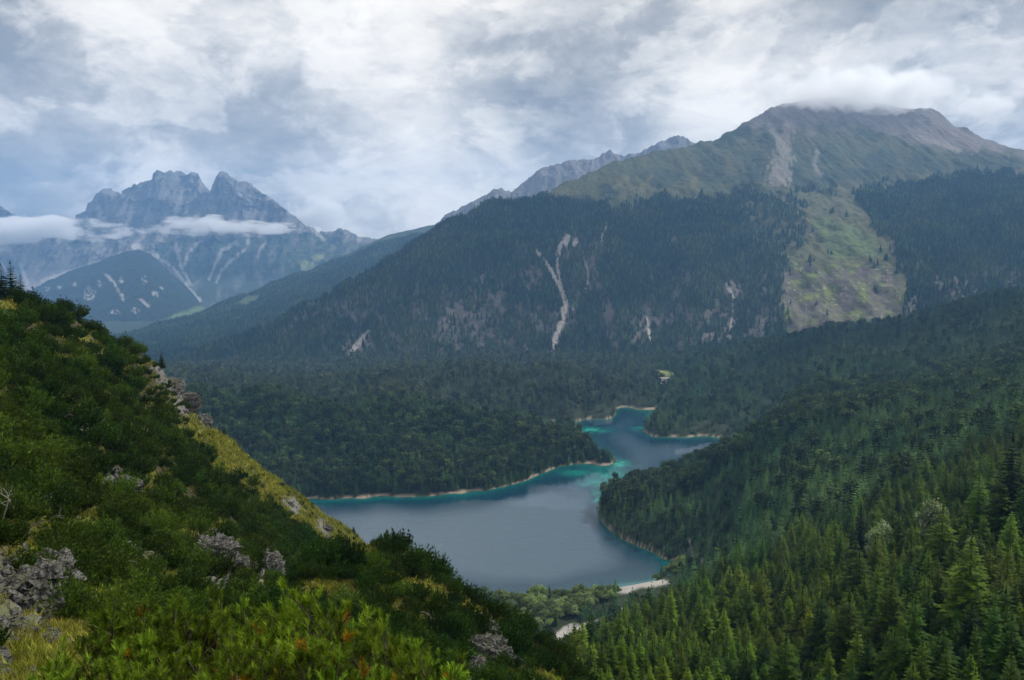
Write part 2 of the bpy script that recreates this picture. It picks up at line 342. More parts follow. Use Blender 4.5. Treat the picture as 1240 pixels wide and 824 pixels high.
def add_landform(name, G, col, mat, flip=False, label=None):
    m, n = G.shape[:2]; f = grid_faces(m, n)
    me = tri_mesh(name, G.reshape(-1, 3), f, [mat], smooth=True, attrs={'col': ('FLOAT_COLOR', np.clip(col, 0, 1).reshape(-1, 3))})
    return link(name, me, kind='structure', label=label)

FOREST = (0.022, 0.040, 0.026)
# ---- A: far limestone massif, about 9 km
cols = np.linspace(-420, 640, 760)
crest = [(-420, 235, 9300), (-200, 225, 9300), (-60, 236, 9300), (-20, 240, 9300), (0, 249, 9300), (16, 258, 9300), (40, 268, 9400), (100, 264, 9500), (112, 252, 9500), (124, 243, 9500), (130, 235, 9500), (141, 231, 9500), (150, 237, 9500),
         (160, 229, 9500), (169, 226, 9500), (172, 228, 9500), (182, 222, 9500), (190, 217, 9500), (196, 211, 9500), (206, 208, 9500), (216, 210, 9500), (221, 208, 9500), (226, 214, 9500), (232, 208, 9500), (240, 211, 9500), (247, 219, 9500), (256, 231, 9600),
         (259, 235, 9600), (262, 224, 9450), (270, 216, 9400), (278, 211, 9400), (286, 218, 9400), (296, 224, 9400), (302, 223, 9400), (312, 230, 9400), (324, 237, 9400), (336, 246, 9350), (350, 255, 9300), (362, 268, 9200),
         (376, 276, 9100), (390, 284, 9000), (402, 284, 9000), (412, 278, 9000), (424, 282, 9000), (436, 289, 9000), (450, 292, 9000), (470, 290, 9000), (520, 290, 9000), (640, 300, 9000)]
rC = row(crest, cols)
rM = row([(-420, 300, 8900), (0, 298, 8900), (200, 286, 8950), (280, 284, 8900), (360, 296, 8700), (440, 304, 8500), (640, 320, 8300)], cols)
rL = row([(-420, 345, 8100), (100, 342, 8100), (300, 342, 8000), (440, 335, 7600), (640, 340, 7400)], cols)
rB = row([(-420, 6500, -86), (640, 6500, -86)], cols, 'z')
G = loft([back(rC, 1500, 900), rC, rM, rL, rB], [20, 150, 110, 90], 3)
v = np.linspace(0, 1, G.shape[0])[:, None]
px, py = proj(G); xx, yy, zz = G[..., 0], G[..., 1], G[..., 2]
rockf = sstep(345, 300, py)
n_ = ridged(xx / 420, zz / 900 + yy / 5000, 6, 2, 0.55)
n2_ = fbm(xx / 110, zz / 260, 4, 9)
G[..., 1] -= (n_ * 210 + n2_ * 90) * (0.25 + rockf)
G[..., 2] += (ridged(xx / 260, yy / 400, 5, 4) * 28 + fbm(xx / 60, yy / 90, 4, 8) * 22) * (0.35 + rockf)
px, py = proj(G)
col = C3((0.155, 0.148, 0.145), px)
str_ = fbm(xx / 45, zz / 260, 5, 33)
col = put(col, (0.095, 0.095, 0.095), sstep(0.0, 0.35, str_)); col = put(col, (0.24, 0.225, 0.21), sstep(0.1, 0.5, -str_))
veg = area(px, py, [(195, 294), (235, 288), (300, 286), (350, 284), (372, 280), (440, 296), (650, 300), (650, 420), (230, 420), (236, 366), (212, 330), (188, 306)], 5)
veg = np.maximum(veg, 0.9 * area(px, py, [(-430, 335), (0, 305), (26, 330), (34, 345), (20, 420), (-430, 420)], 8) * sstep(-.15, .1, fbm(px / 14, py / 22, 4, 66)))
veg = np.maximum(veg, spot(px, py, 92, 296, 9, 7)); veg = np.maximum(veg, spot(px, py, 60, 313, 7, 4) * .8)
veg *= np.clip(1.25 - 1.8 * np.abs(fbm(px / 16, py / 40, 4, 12)), 0, 1)
col = put(col, (0.030, 0.050, 0.032), veg)
col = put(col, (0.10, 0.12, 0.045), area(px, py, [(330, 296), (420, 286), (450, 300), (420, 320), (350, 322)], 8) * sstep(-.2, .4, fbm(px / 9, py / 9, 3, 7)), .7)
for pts, a, b in (([(178, 300), (192, 312), (212, 327), (226, 345), (242, 364)], 3.5, 2.2), ([(214, 296), (216, 312), (222, 330), (232, 346)], 3.5, 1.8), ([(242, 292), (228, 305), (223, 322)], 3, 2),
                  ([(285, 294), (268, 304), (262, 318), (253, 338)], 4, 1.6), ([(300, 300), (282, 314), (268, 328), (262, 342)], 2.6, 1.4), ([(322, 294), (315, 302), (312, 312)], 2.2, 1),
                  ([(372, 268), (384, 282), (392, 290)], 5, 3), ([(302, 286), (300, 296)], 3, 2), ([(0, 318), (12, 334), (30, 350)], 2.5, 1.5), ([(24, 320), (36, 350)], 3, 2),
                  ([(165, 298), (150, 310), (110, 322), (50, 340)], 7, 3)):
    col = put(col, (0.33, 0.315, 0.30), streak(px, py, pts, a * .62, b * .62, 1.6, .9), .85)
for s_ in ((372, 322, 9, 7), (385, 312, 8, 4)): col = put(col, (0.16, 0.19, 0.06), spot(px, py, *s_))
add_landform('limestone_mountain', G, col, M_far)

# ---- A2: dark foothill in front of it
cols = np.linspace(-420, 330, 420)
rC = row([(-420, 430, 7300), (-60, 385, 7300), (0, 372, 7300), (45, 347, 7400), (80, 331, 7400), (105, 320, 7450), (130, 311, 7500), (155, 304, 7500), (168, 302, 7500), (182, 307, 7450), (197, 320, 7400), (215, 338, 7300), (235, 358, 7200), (250, 372, 7100), (330, 420, 7000)], cols)
rB = row([(-420, 5600, -82), (330, 5600, -82)], cols, 'z')
G = loft([back(rC, 700, 500), rC, rB], [12, 150], 2)
xx, yy, zz = G[..., 0], G[..., 1], G[..., 2]
G[..., 2] += fbm(xx / 200, yy / 350, 5, 21) * 38 + pn(xx / 22, yy / 28, 3) * 7
px, py = proj(G); col = C3((0.012, 0.024, 0.016), px) * (1 + 0.9 * fbm(px / 5, py / 7, 5, 2, .7)[..., None])
rk = np.zeros_like(px)
for s_ in ((58, 350, 3, 4), (72, 348, 3, 3), (108, 357, 7, 9), (140, 378, 9, 3), (163, 376, 6, 4), (176, 368, 4, 3), (188, 356, 6, 4), (90, 345, 4, 3), (120, 345, 3, 6), (147, 340, 4, 4), (84, 380, 3, 6), (175, 340, 3, 6), (197, 349, 4, 2)):
    rk = np.maximum(rk, spot(px, py, *s_) * sstep(-.05, .2, fbm(px / 2, py / 3.5, 4, 5)))
rk = np.maximum(rk, streak(px, py, [(128, 333), (138, 342), (150, 364)], 1.1, 1.6, 1.4, 1.2)); rk = np.maximum(rk, streak(px, py, [(168, 362), (180, 371)], 1.2, 1.4, 1.4, 1.2))
col = put(col, (0.30, 0.29, 0.28), rk, .9)
col = put(col, (0.10, 0.15, 0.055), area(px, py, [(158, 403), (190, 390), (215, 380), (250, 369), (247, 375), (205, 394), (165, 408)], 2))
add_landform('wooded_foothill', G, col, M_far)

# ---- B: rocky ridge behind the main mountain
cols = np.linspace(360, 1000, 560)
rC = row([(360, 340, 6500), (400, 318, 6500), (440, 298, 6500), (470, 284, 6600), (500, 278, 6700), (528, 272, 6800), (540, 262, 6800), (556, 254, 6800), (575, 245, 6800), (586, 240, 6850), (598, 231, 6850), (606, 230, 6850), (618, 235, 6850), (628, 226, 6900), (648, 212, 6900), (655, 206, 6900), (664, 204, 6900),
          (676, 200, 6900), (690, 197, 6900), (702, 196, 6900), (714, 193, 6900), (726, 192, 6900), (730, 186, 6900), (738, 183, 6900), (745, 187, 6900), (756, 190, 6900), (776, 187, 7000), (780, 183, 7000), (795, 175, 7000), (808, 170, 7000), (818, 167, 7000), (826, 168, 7000), (838, 174, 7000), (870, 190, 7000), (1000, 240, 7000)], cols)
rM = row([(360, 360, 6000), (530, 300, 6100), (700, 240, 6300), (1000, 280, 6300)], cols)
rB = row([(360, 470, 4700), (1000, 400, 5200)], cols)
G = loft([back(rC, 900, 500), rC, rM, rB], [12, 90, 80], 2)
xx, yy, zz = G[..., 0], G[..., 1], G[..., 2]
hi_ = sstep(285, 250, proj(G)[1])
G[..., 1] -= (ridged(xx / 260, zz / 500, 5, 12) * 90) * hi_
G[..., 2] += (ridged(xx / 120, yy / 240, 5, 14) * 20 + fbm(xx / 30, yy / 60, 3, 1) * 9) * (.25 + hi_)
px, py = proj(G); col = C3((0.15, 0.145, 0.145), px) * (1 + .5 * fbm(xx / 60, zz / 300, 4, 3)[..., None])
ln_ = np.interp(px, [360, 530, 600, 640, 720, 1000], [200, 268, 262, 240, 235, 260])
col = put(col, (0.045, 0.065, 0.040), sstep(-6, 6, py - ln_ + 10 * fbm(px / 12, py / 12, 4, 6)))
add_landform('rocky_ridge', G, col, M_far)

# ---- L: blue wooded ridge on the far side of the valley, about 5 to 6 km
cols = np.linspace(60, 640, 420)
rC = row([(60, 432, 3250), (120, 414, 3960), (165, 402, 4560), (205, 389, 4900), (250, 374, 5250), (300, 356, 5600), (350, 336, 5800), (390, 322, 5900), (430, 309, 6000), (470, 294, 6100), (520, 282, 6200), (560, 270, 6200), (640, 260, 6200)], cols)
rB = row([(60, 2880, -90), (640, 2880, -90)], cols, 'z')
GL = loft([back(rC, 500, 260), rC, rB], [14, 150], 2)
xx, yy = GL[..., 0], GL[..., 1]
GL[..., 2] += fbm(xx / 260, yy / 420, 5, 31) * 45 * sstep(3000, 5000, yy) + pn(xx / 14, yy / 20, 3) * 3
px, py = proj(GL); col = C3(FOREST, px) * (1 + 0.4 * fbm(px / 30, py / 20, 4, 2)[..., None])
mL = area(px, py, [(285, 366), (300, 358), (320, 356), (312, 364), (295, 372)], 2, s=3)
col = put(col, (0.06, 0.09, 0.04), mL)
add_landform('wooded_ridge', GL, col, M_mid)
forest_L = sstep(.6, .3, mL)

# ---- C: the main mountain
cols = np.linspace(60, 1560, 1100)
tree_line = [(60, 520, 2650), (150, 474, 2700), (200, 452, 2700), (225, 441, 2750), (260, 425, 2800), (330, 398, 2950), (400, 363, 3150), (450, 334, 3300), (500, 300, 3450), (540, 278, 3500), (570, 262, 3560), (590, 254, 3600), (620, 250, 3640), (650, 249, 3700), (690, 249, 3720),
             (760, 244, 3740), (860, 236, 3780), (940, 228, 3800), (1100, 224, 3850), (1240, 216, 3900), (1560, 220, 3900)]
alp = [(60, 521, 2700), (225, 444, 2800), (330, 401, 3000), (400, 366, 3200), (500, 304, 3500), (590, 259, 3650), (640, 251, 3760), (662, 243, 3850), (690, 227, 3950), (720, 212, 4100), (755, 198, 4300), (790, 189, 4450), (830, 182, 4600), (856, 174, 4700), (872, 168, 4750), (880, 162, 4780), (900, 153, 4850),
       (918, 144, 4900), (932, 135, 4950), (948, 129, 5000), (968, 124, 5050), (1000, 119, 5100), (1030, 121, 5100), (1052, 128, 5100), (1070, 127, 5080), (1090, 134, 5050), (1112, 134, 5000), (1126, 134, 5000), (1140, 142, 4980), (1156, 153, 4950), (1176, 162, 4930), (1190, 170, 4900), (1204, 172, 4900),
       (1222, 180, 4880), (1240, 186, 4850), (1400, 240, 4700), (1560, 260, 4600)]
base = [(60, 540, 2450), (225, 452, 2430), (400, 452, 2400), (620, 450, 2330), (800, 446, 2300), (950, 425, 2300), (1240, 410, 2250), (1560, 410, 2250)]
rA = row(alp, cols); rT = row(tree_line, cols); rB = row(base, cols)
rM = rB * 0.56 + rT * 0.44; rM[:, 2] += 38 * np.interp(cols, [60, 300, 500, 1560], [0, .3, 1, 1])
rU = rT * 0.55 + rA * 0.45; rU[:, 2] += 8
rB0 = back(rB, -260, 25)
GC = loft([back(rA, 1000, 520), rA, rU, rT, rM, rB, rB0], [14, 90, 80, 120, 120, 12], 4)
xx, yy, zz = GC[..., 0], GC[..., 1], GC[..., 2]
px, py = proj(GC)
amp = np.interp(px, [200, 420, 620], [.35, .7, 1.0]); alpm = sstep(235, 190, py) * (px > 650)
GC[..., 2] += amp * (1 - .75 * alpm) * (ridged(xx / 330, yy / 1500, 4, 41) * 44 + fbm(xx / 140, yy / 300, 4, 44) * 36 + fbm(xx / 40, yy / 60, 3, 47) * 9)
GC[..., 2] += alpm * (ridged(xx / 150, yy / 900, 5, 51) * 22 + ridged(xx / 40, yy / 70, 3, 53) * 7)
px, py = proj(GC)
# ground colours
col = C3((0.026, 0.038, 0.024), px)
tl = np.interp(px, [60, 600, 665, 760, 860, 940, 1010, 1100, 1180, 1240, 1560], [0, 0, 244, 246, 240, 231, 226, 226, 216, 212, 200])
alpz = sstep(5, -5, py - tl + 34 * fbm(px / 34, py / 40, 5, 61, .6)) * (px > 640)
alpc = C3((0.068, 0.072, 0.034), px)
alpc = put(alpc, (0.048, 0.064, 0.030), sstep(-.2, .3, fbm(px / 30, py / 30, 3, 71)))
rk = sstep(150, 128, py - 26 * fbm(px / 22, py / 22, 5, 73) + np.interp(px, [850, 950, 1050, 1100, 1200], [-12, -18, -12, -28, -46]))
rk = np.maximum(rk, area(px, py, [(1030, 120), (1130, 130), (1200, 172), (1180, 186), (1120, 172), (1060, 160), (1020, 140)], 5))
alpc = put(alpc, (0.150, 0.132, 0.122), rk)
dark = np.zeros_like(px)
for s_ in ((800, 216, 26, 12), (862, 204, 18, 20), (917, 202, 14, 17), (900, 218, 24, 8), (740, 232, 16, 10), (965, 208, 10, 12), (1002, 215, 22, 10), (1070, 196, 26, 14), (1120, 200, 34, 12), (1190, 198, 50, 14), (1040, 212, 30, 10), (940, 176, 8, 5), (1000, 190, 7, 10), (980, 222, 30, 6), (700, 240, 8, 5)):
    dark = np.maximum(dark, spot(px, py, *s_) * sstep(-.5, .1, fbm(px / 7, py / 16, 4, 5) + .1))
alpc = put(alpc, (0.030, 0.045, 0.026), dark)
for pts, a, b in (([(955, 150), (950, 172), (947, 190), (944, 215)], 6, 17), ([(990, 184), (986, 200), (993, 212)], 2.0, 3),
                  ([(930, 150), (943, 168)], 4, 4), ([(1110, 165), (1160, 182)], 4, 3)):
    alpc = put(alpc, (0.215, 0.195, 0.18), streak(px, py, pts, a * .8, b * .8, 3, .8) * (py < 226), .7)
for pts, a in (([(790, 212), (775, 232)], 2.5), ([(848, 200), (838, 226)], 2), ([(760, 214), (745, 228)], 2)): alpc = put(alpc, (0.22, 0.19, 0.06), streak(px, py, pts, a, a, 3, .8), .25)
# bare ground inside the forest belt
clear = area(px, py, [(970, 230), (1034, 228), (1050, 244), (1062, 272), (1076, 302), (1090, 325), (1098, 352), (1096, 390), (1070, 406), (948, 412), (942, 380), (950, 345), (950, 312), (966, 300), (972, 284), (966, 262), (958, 240)], 11, 4, 77, 26.0)
semi = area(px, py, [(905, 232), (975, 226), (985, 290), (955, 320), (925, 300), (890, 275)], 8, 6, 78) * .62
tufty = area(px, py, [(952, 318), (1086, 322), (1093, 352), (1090, 392), (950, 408)], 3, 2, 79)
cc = C3((0.085, 0.088, 0.038), px)
cc = put(cc, (0.085, 0.118, 0.040), area(px, py, [(985, 262), (1050, 278), (1068, 300), (1070, 312), (1005, 312)], 4), .9)
rbr = sstep(-.12, .22, fbm(px / 26, py / 13, 5, 83))
cc = put(cc, (0.072, 0.060, 0.050), tufty * rbr)
cc = put(cc, (0.12, 0.145, 0.035), tufty * (1 - rbr) * sstep(-.1, .15, fbm(px / 22, py / 8, 3, 85)))
cc = put(cc, (0.26, 0.25, 0.24), tufty * sstep(.30, .42, fbm(px / 7, py / 4, 4, 87)))
cc = put(cc, (0.04, 0.055, 0.025), clear * sstep(.12, .3, fbm(px / 8, py / 4, 4, 88)), .8)
col = put(col, cc, 1.0 * (np.maximum(clear, semi) > -1)) if False else col * (1 - np.maximum(clear, semi)[..., None]) + cc * np.maximum(clear, semi)[..., None]
scr = np.zeros_like(px)
for pts, a, b in (([(650, 304), (662, 320), (672, 336), (680, 352), (685, 368), (681, 388), (674, 408), (667, 434)], 2.2, 3.6), ([(688, 288), (678, 300), (674, 318), (678, 345)], 4, 2), ([(698, 292), (692, 300)], 3, 1.5),
                  ([(736, 274), (728, 288), (730, 302), (726, 318)], 2.0, .8), ([(705, 305), (710, 325), (712, 340), (709, 350)], 1.2, .8), ([(446, 402), (430, 422), (412, 448)], 3.0, 4.2), ([(697, 368), (688, 384)], 1, 1),
                  ([(880, 345), (888, 362), (886, 400)], 2.2, 1.6), ([(784, 385), (788, 420)], 1.6, 1.2)):
    scr = np.maximum(scr, streak(px, py, pts, a, b, 1.2, .5))
fnt = np.zeros_like(px)
for s_ in ((640, 338, 16, 14), (585, 352, 15, 16), (560, 378, 20, 14), (546, 395, 18, 10), (435, 420, 18, 16), (415, 438, 12, 8), (690, 300, 14, 16), (714, 330, 10, 20), (785, 392, 18, 9), (812, 386, 10, 8), (888, 352, 12, 12), (842, 395, 8, 8), (866, 412, 26, 8), (720, 300, 8, 8), (820, 290, 10, 5), (930, 382, 14, 10), (912, 405, 14, 6), (760, 410, 10, 6)):
    fnt = np.maximum(fnt, spot(px, py, s_[0], s_[1], s_[2] * 1.25, s_[3] * 1.25) * sstep(-.25, .15, fbm(px / 5, py / 8, 4, 15)))
fnt = fnt * (1 - alpz)
fnt = np.maximum(fnt, (1 - alpz) * sstep(.50, .60, ridged(px / 46, py / 95, 4, 303) - .6 * (1 - sstep(280, 360, py))) * .6)
col = put(col, (0.125, 0.108, 0.100), fnt, .9)
col = put(col, (0.33, 0.31, 0.29), scr * np.clip(1.05 - .7 * sstep(0, .5, fbm(px / 3, py / 5, 3, 4)), 0, 1))
col = col * (1 - alpz[..., None]) + alpc * alpz[..., None]
add_landform('mountain', GC, col, M_mid)
forest_C = (1 - alpz) * (1 - np.clip(scr * 1.3, 0, 1)) * (1 - np.clip(fnt * 1.15, 0, 1)) * (1 - clear * np.clip(1.0 - 3.2 * np.clip(fbm(px / 13, py / 13, 3, 95) - .33, 0, .25), 0, 1)) * (1 - semi)
forest_C = forest_C * (yy > 2150)

# ------------------------------------------------------------------ valley terrain: thin-plate surface through surveyed points
K = []
def shore(*pts):
    for (a, b) in pts:
        x, y, z = ray(a, b); d = float(-H / z * y); K.append((a, d, 0.0))
def bed(*pts):
    for (a, b, z_) in pts:
        x, y, z = ray(a, b); K.append((a, float(-H / z * y), z_))
def hp(*pts):                                  # px, py, d
    for (a, b, d) in pts: K.append((a, d, float(P(a, b, d)[2])))
def hz(*pts):
    for q in pts: K.append(q)
shore((560, 735), (600, 729), (650, 724), (700, 720), (745, 713), (775, 709), (800, 702), (820, 692), (827, 685), (813, 679), (790, 669), (762, 657), (742, 645), (729, 632), (724, 619), (728, 609),
      (750, 600), (790, 586), (830, 572), (870, 560), (905, 550), (930, 542), (910, 534), (875, 531), (850, 528), (830, 530), (805, 530), (788, 528), (779, 521), (783, 513), (790, 505), (795, 497), (770, 496), (745, 497), (745, 503), (728, 508), (708, 508), (685, 510),
      (640, 516), (690, 528), (722, 545), (738, 555), (745, 559), (738, 563), (715, 562), (695, 562), (678, 565), (660, 572), (640, 581), (615, 588), (590, 594), (560, 598), (520, 601), (480, 602), (440, 604), (400, 605), (360, 607), (320, 612), (310, 640), (350, 690), (450, 722))
bed((600, 650, -30), (500, 650, -25), (420, 640, -22), (700, 640, -28), (660, 690, -22), (740, 680, -14), (780, 690, -7), (600, 700, -14), (560, 618, -12), (460, 616, -9), (650, 600, -14), (700, 585, -9), (730, 590, -7), (715, 600, -16),
    (760, 565, -12), (800, 556, -14), (850, 545, -14), (890, 541, -8), (760, 535, -16), (730, 520, -9), (700, 518, -6), (770, 512, -10), (765, 503, -7), (710, 610, -14), (390, 670, -12), (490, 700, -12), (810, 540, -16), (665, 515, -5))
hp((240, 484, 1110), (320, 491, 1130), (400, 499, 1140), (480, 503, 1150), (560, 506, 1150), (640, 520, 1130), (690, 543, 1105), (715, 554, 1098), (500, 545, 1030), (400, 550, 1020), (600, 550, 1040), (640, 556, 1050), (260, 560, 1000), (560, 580, 975), (450, 575, 975), (360, 580, 960))
hz((400, 1330, 12.), (560, 1330, 9.), (250, 1330, 22.), (640, 1290, 5.))
hp((400, 470, 1480), (470, 460, 1580), (540, 450, 1660), (600, 452, 1620), (663, 457, 1530), (710, 475, 1480), (733, 492, 1440), (240, 474, 1500), (690, 497, 1400))
hz((540, 1900, 16.), (400, 1750, 8.), (640, 1800, 12.), (1000, 1060, 66.), (900, 1010, 22.), (1100, 1040, 92.))
hz((100, 1700, 25.), (-100, 1700, 40.), (-300, 1200, 60.), (0, 1100, 45.), (150, 900, 35.), (200, 600, 40.), (0, 600, 60.), (300, 450, 40.), (-300, 600, 90.), (450, 450, 25.), (250, 750, 22.), (540, 520, 10.))
hz((770, 1620, 8.), (740, 1750, 14.), (780, 1900, 16.), (680, 2000, 14.), (560, 2150, 12.), (400, 2200, 0.), (250, 2300, -15.), (100, 2400, -25.), (-300, 2400, -20.), (800, 2250, 14.), (620, 2450, 14.), (400, 2550, 0.), (900, 2450, 40.), (1200, 2500, 70.), (1500, 2500, 90.))
hp((812, 510, 1350), (812, 483, 1600), (850, 452, 1780), (850, 500, 1370), (890, 434, 1850), (930, 419, 1900), (970, 410, 1880), (930, 470, 1500), (900, 512, 1300), (1010, 401, 1850), (1080, 396, 1800), (1120, 386, 1750), (1180, 370, 1680), (1240, 360, 1600), (1400, 330, 1500), (1550, 320, 1400),
   (1020, 440, 1450), (1100, 450, 1250), (1240, 425, 1150), (1000, 470, 1150), (950, 500, 1120), (1400, 420, 1000))
hz((1100, 2100, 110.), (1300, 1950, 160.), (950, 2100, 60.), (1500, 1800, 190.))
hp((745, 609, 838), (770, 609, 836), (800, 605, 838), (835, 588, 844), (870, 559, 860), (900, 543, 875), (930, 526, 895), (965, 508, 920), (1010, 498, 940), (1100, 484, 900), (1240, 472, 760), (1400, 470, 650),
   (760, 640, 770), (800, 635, 750), (860, 600, 760), (840, 665, 680), (900, 600, 690), (900, 650, 560), (860, 685, 610), (960, 560, 720), (1000, 600, 560), (1000, 650, 420), (1100, 560, 560), (1240, 545, 400), (1240, 620, 230), (1100, 650, 300), (1400, 600, 220), (1550, 560, 300))
hp((640, 920, 165), (690, 838, 205), (725, 805, 255), (760, 778, 320), (800, 753, 410), (830, 725, 510), (620, 980, 130), (800, 824, 190), (900, 740, 290), (1000, 760, 200), (1000, 860, 135), (1240, 740, 140), (1240, 880, 95), (1400, 760, 110), (1550, 700, 130), (900, 960, 110), (1100, 1000, 85), (1400, 1000, 70), (700, 1100, 95))
hz((600, 300, 70.), (560, 370, 30.), (640, 400, 24.), (690, 450, 12.), (620, 480, 6.), (680, 535, 4.), (620, 563, 3.), (740, 560, 10.), (700, 600, 2.), (740, 612, 1.5), (640, 600, 2.), (500, 200, 90.), (500, 90, 120.), (300, 90, 110.), (0, 90, 120.), (-300, 90, 130.), (300, 200, 90.), (0, 250, 100.), (-300, 250, 130.), (650, 90, 150.))
K = np.array(K)
def dom(px, d): return np.stack([px / 130.0, np.log(d) * 2.6], -1)
kp = dom(K[:, 0], K[:, 1])
def U(r2): return np.where(r2 > 1e-12, 0.5 * r2 * np.log(np.maximum(r2, 1e-12)), 0)
n = len(K); A = np.zeros((n + 3, n + 3))
A[:n, :n] = U(((kp[:, None] - kp[None]) ** 2).sum(-1)) + np.eye(n) * 0.0008
A[:n, n] = 1; A[:n, n + 1:] = kp; A[n:, :n] = A[:n, n:].T
# heights scaled by distance so that one unit is about one pixel
wt = np.linalg.solve(A, np.concatenate([K[:, 2] / (K[:, 1] / 1000.0), np.zeros(3)]))
def zval(px, d):
    q = dom(px, d); sh = q.shape[:-1]; q = q.reshape(-1, 2); out = np.empty(len(q))
    for i in range(0, len(q), 20000):
        s_ = q[i:i + 20000]; r2 = ((s_[:, None, :] - kp[None]) ** 2).sum(-1)
        out[i:i + 20000] = U(r2) @ wt[:n] + wt[n] + s_ @ wt[n + 1:]
    return out.reshape(sh) * np.asarray(d) / 1000.0
vc = np.linspace(-300, 1560, 860); vd = np.exp(np.linspace(log(60), log(2750), 700))
PXg, Dg = np.meshgrid(vc, vd)
Z = zval(PXg, Dg)
def xy_of(px, d):                              # ground plan position of column px at distance d (columns fan out from the eye)
    return Pz(px, d, np.zeros_like(px))[..., 0]
# columns are straight lines in plan: fix x by the height of the point itself
GV = Pz(PXg, Dg, Z); xx, yy = GV[..., 0], GV[..., 1]
Z = np.where(Dg < 1700, Z * (1 + 2.2 * np.exp(-np.abs(Z) / 5.0)), Z)
land = sstep(1, 10, Z)
Z = Z + land * (fbm(xx / 60, yy / 60, 4, 101) * np.clip(yy / 140, 1.2, 8) + fbm(xx / 14, yy / 14, 3, 103) * 1.0) * sstep(0, 12, Z)
Zs = Z + fbm(xx / 16, yy / 16, 3, 105) * .8 * (np.abs(Z) < 6)
# shoals that show turquoise
SHO = np.zeros_like(Zs); GV = Pz(PXg, Dg, Zs); wpx, wpy = proj(Pz(PXg, Dg, np.zeros_like(Zs)))
for (a, b, rx, ry, t) in ((708, 521, 26, 3.0, -1.6), (785, 520, 16, 2.5, -1.2), (742, 578, 26, 10, -3.2), (700, 573, 22, 4, -3.6), (750, 562, 12, 4, -1.5), (728, 600, 9, 12, -3.0), (722, 585, 20, 5, -3.4)):
    k_ = np.exp(-((wpx - a + 8 * pn(wpx / 14, wpy / 5, 2)) / rx) ** 2 - ((wpy - b) / ry) ** 2)
    SHO = np.maximum(SHO, np.clip(k_ * 1.2 * (1.2 + t / 4), 0, 1) * sstep(-.25, .3, fbm(wpx / 9, wpy / 3, 3, 6) + .12))
    Zs = np.where(Zs < -1, lerp(Zs, np.maximum(Zs, t), np.clip(k_ * 1.6, 0, 1)), Zs)
GV = Pz(PXg, Dg, Zs)
px, py = proj(GV); xx, yy, zz = GV[..., 0], GV[..., 1], GV[..., 2]
col = C3((0.022, 0.032, 0.015), px)
near_lake = (px > 300) & (px < 960) & (yy > 550) & (yy < 1650)
beach = sstep(1.9, 0.9, zz + 1.3 * fbm(xx / 20, yy / 20, 3, 7)) * near_lake
col = put(col, (0.25, 0.20, 0.155), beach)
gravel = area(px, py, [(655, 786), (668, 766), (690, 757), (718, 752), (716, 762), (700, 772), (690, 790), (674, 800)], 3, 1.5, 9)
gravel = np.maximum(gravel, area(px, py, [(742, 722), (745, 705), (800, 702), (812, 706), (775, 714)], 2, 1.5, 9))
gravel = np.maximum(gravel, streak(px, py, [(712, 758), (735, 746), (752, 738)], 2, 1, 1))
col = put(col, (0.33, 0.315, 0.29), gravel)
trail = np.zeros_like(px)
for pts, a in (([(833, 655), (836, 668), (852, 682), (872, 697)], 2.0), ([(1008, 486), (1013, 500), (1010, 520), (1013, 543)], 2.2), ([(1002, 484), (1018, 483)], 3.5), ([(1056, 567), (1086, 567)], 4.5), ([(560, 545), (620, 537), (648, 530)], .6)):
    trail = np.maximum(trail, streak(px, py, pts, a, a, .7, .4))
col = put(col, (0.42, 0.40, 0.35), trail)
mead = np.zeros_like(px)
for s_ in ((803, 453, 13, 5), (728, 463, 12, 2.2), (740, 461, 6, 2), (765, 470, 7, 2)): mead = np.maximum(mead, spot(px, py, *s_))
col = put(col, (0.22, 0.24, 0.07), mead)
col = put(col, (0.07, 0.10, 0.045), (zz < -.3) * 1.0 * near_lake)
add_landform('valley_ground', GV, col, M_val)
ok_land = (zz > 1.5) | ~near_lake
forest_V = ok_land * (1 - np.clip(beach + gravel + trail * 1.0 + mead, 0, 1))

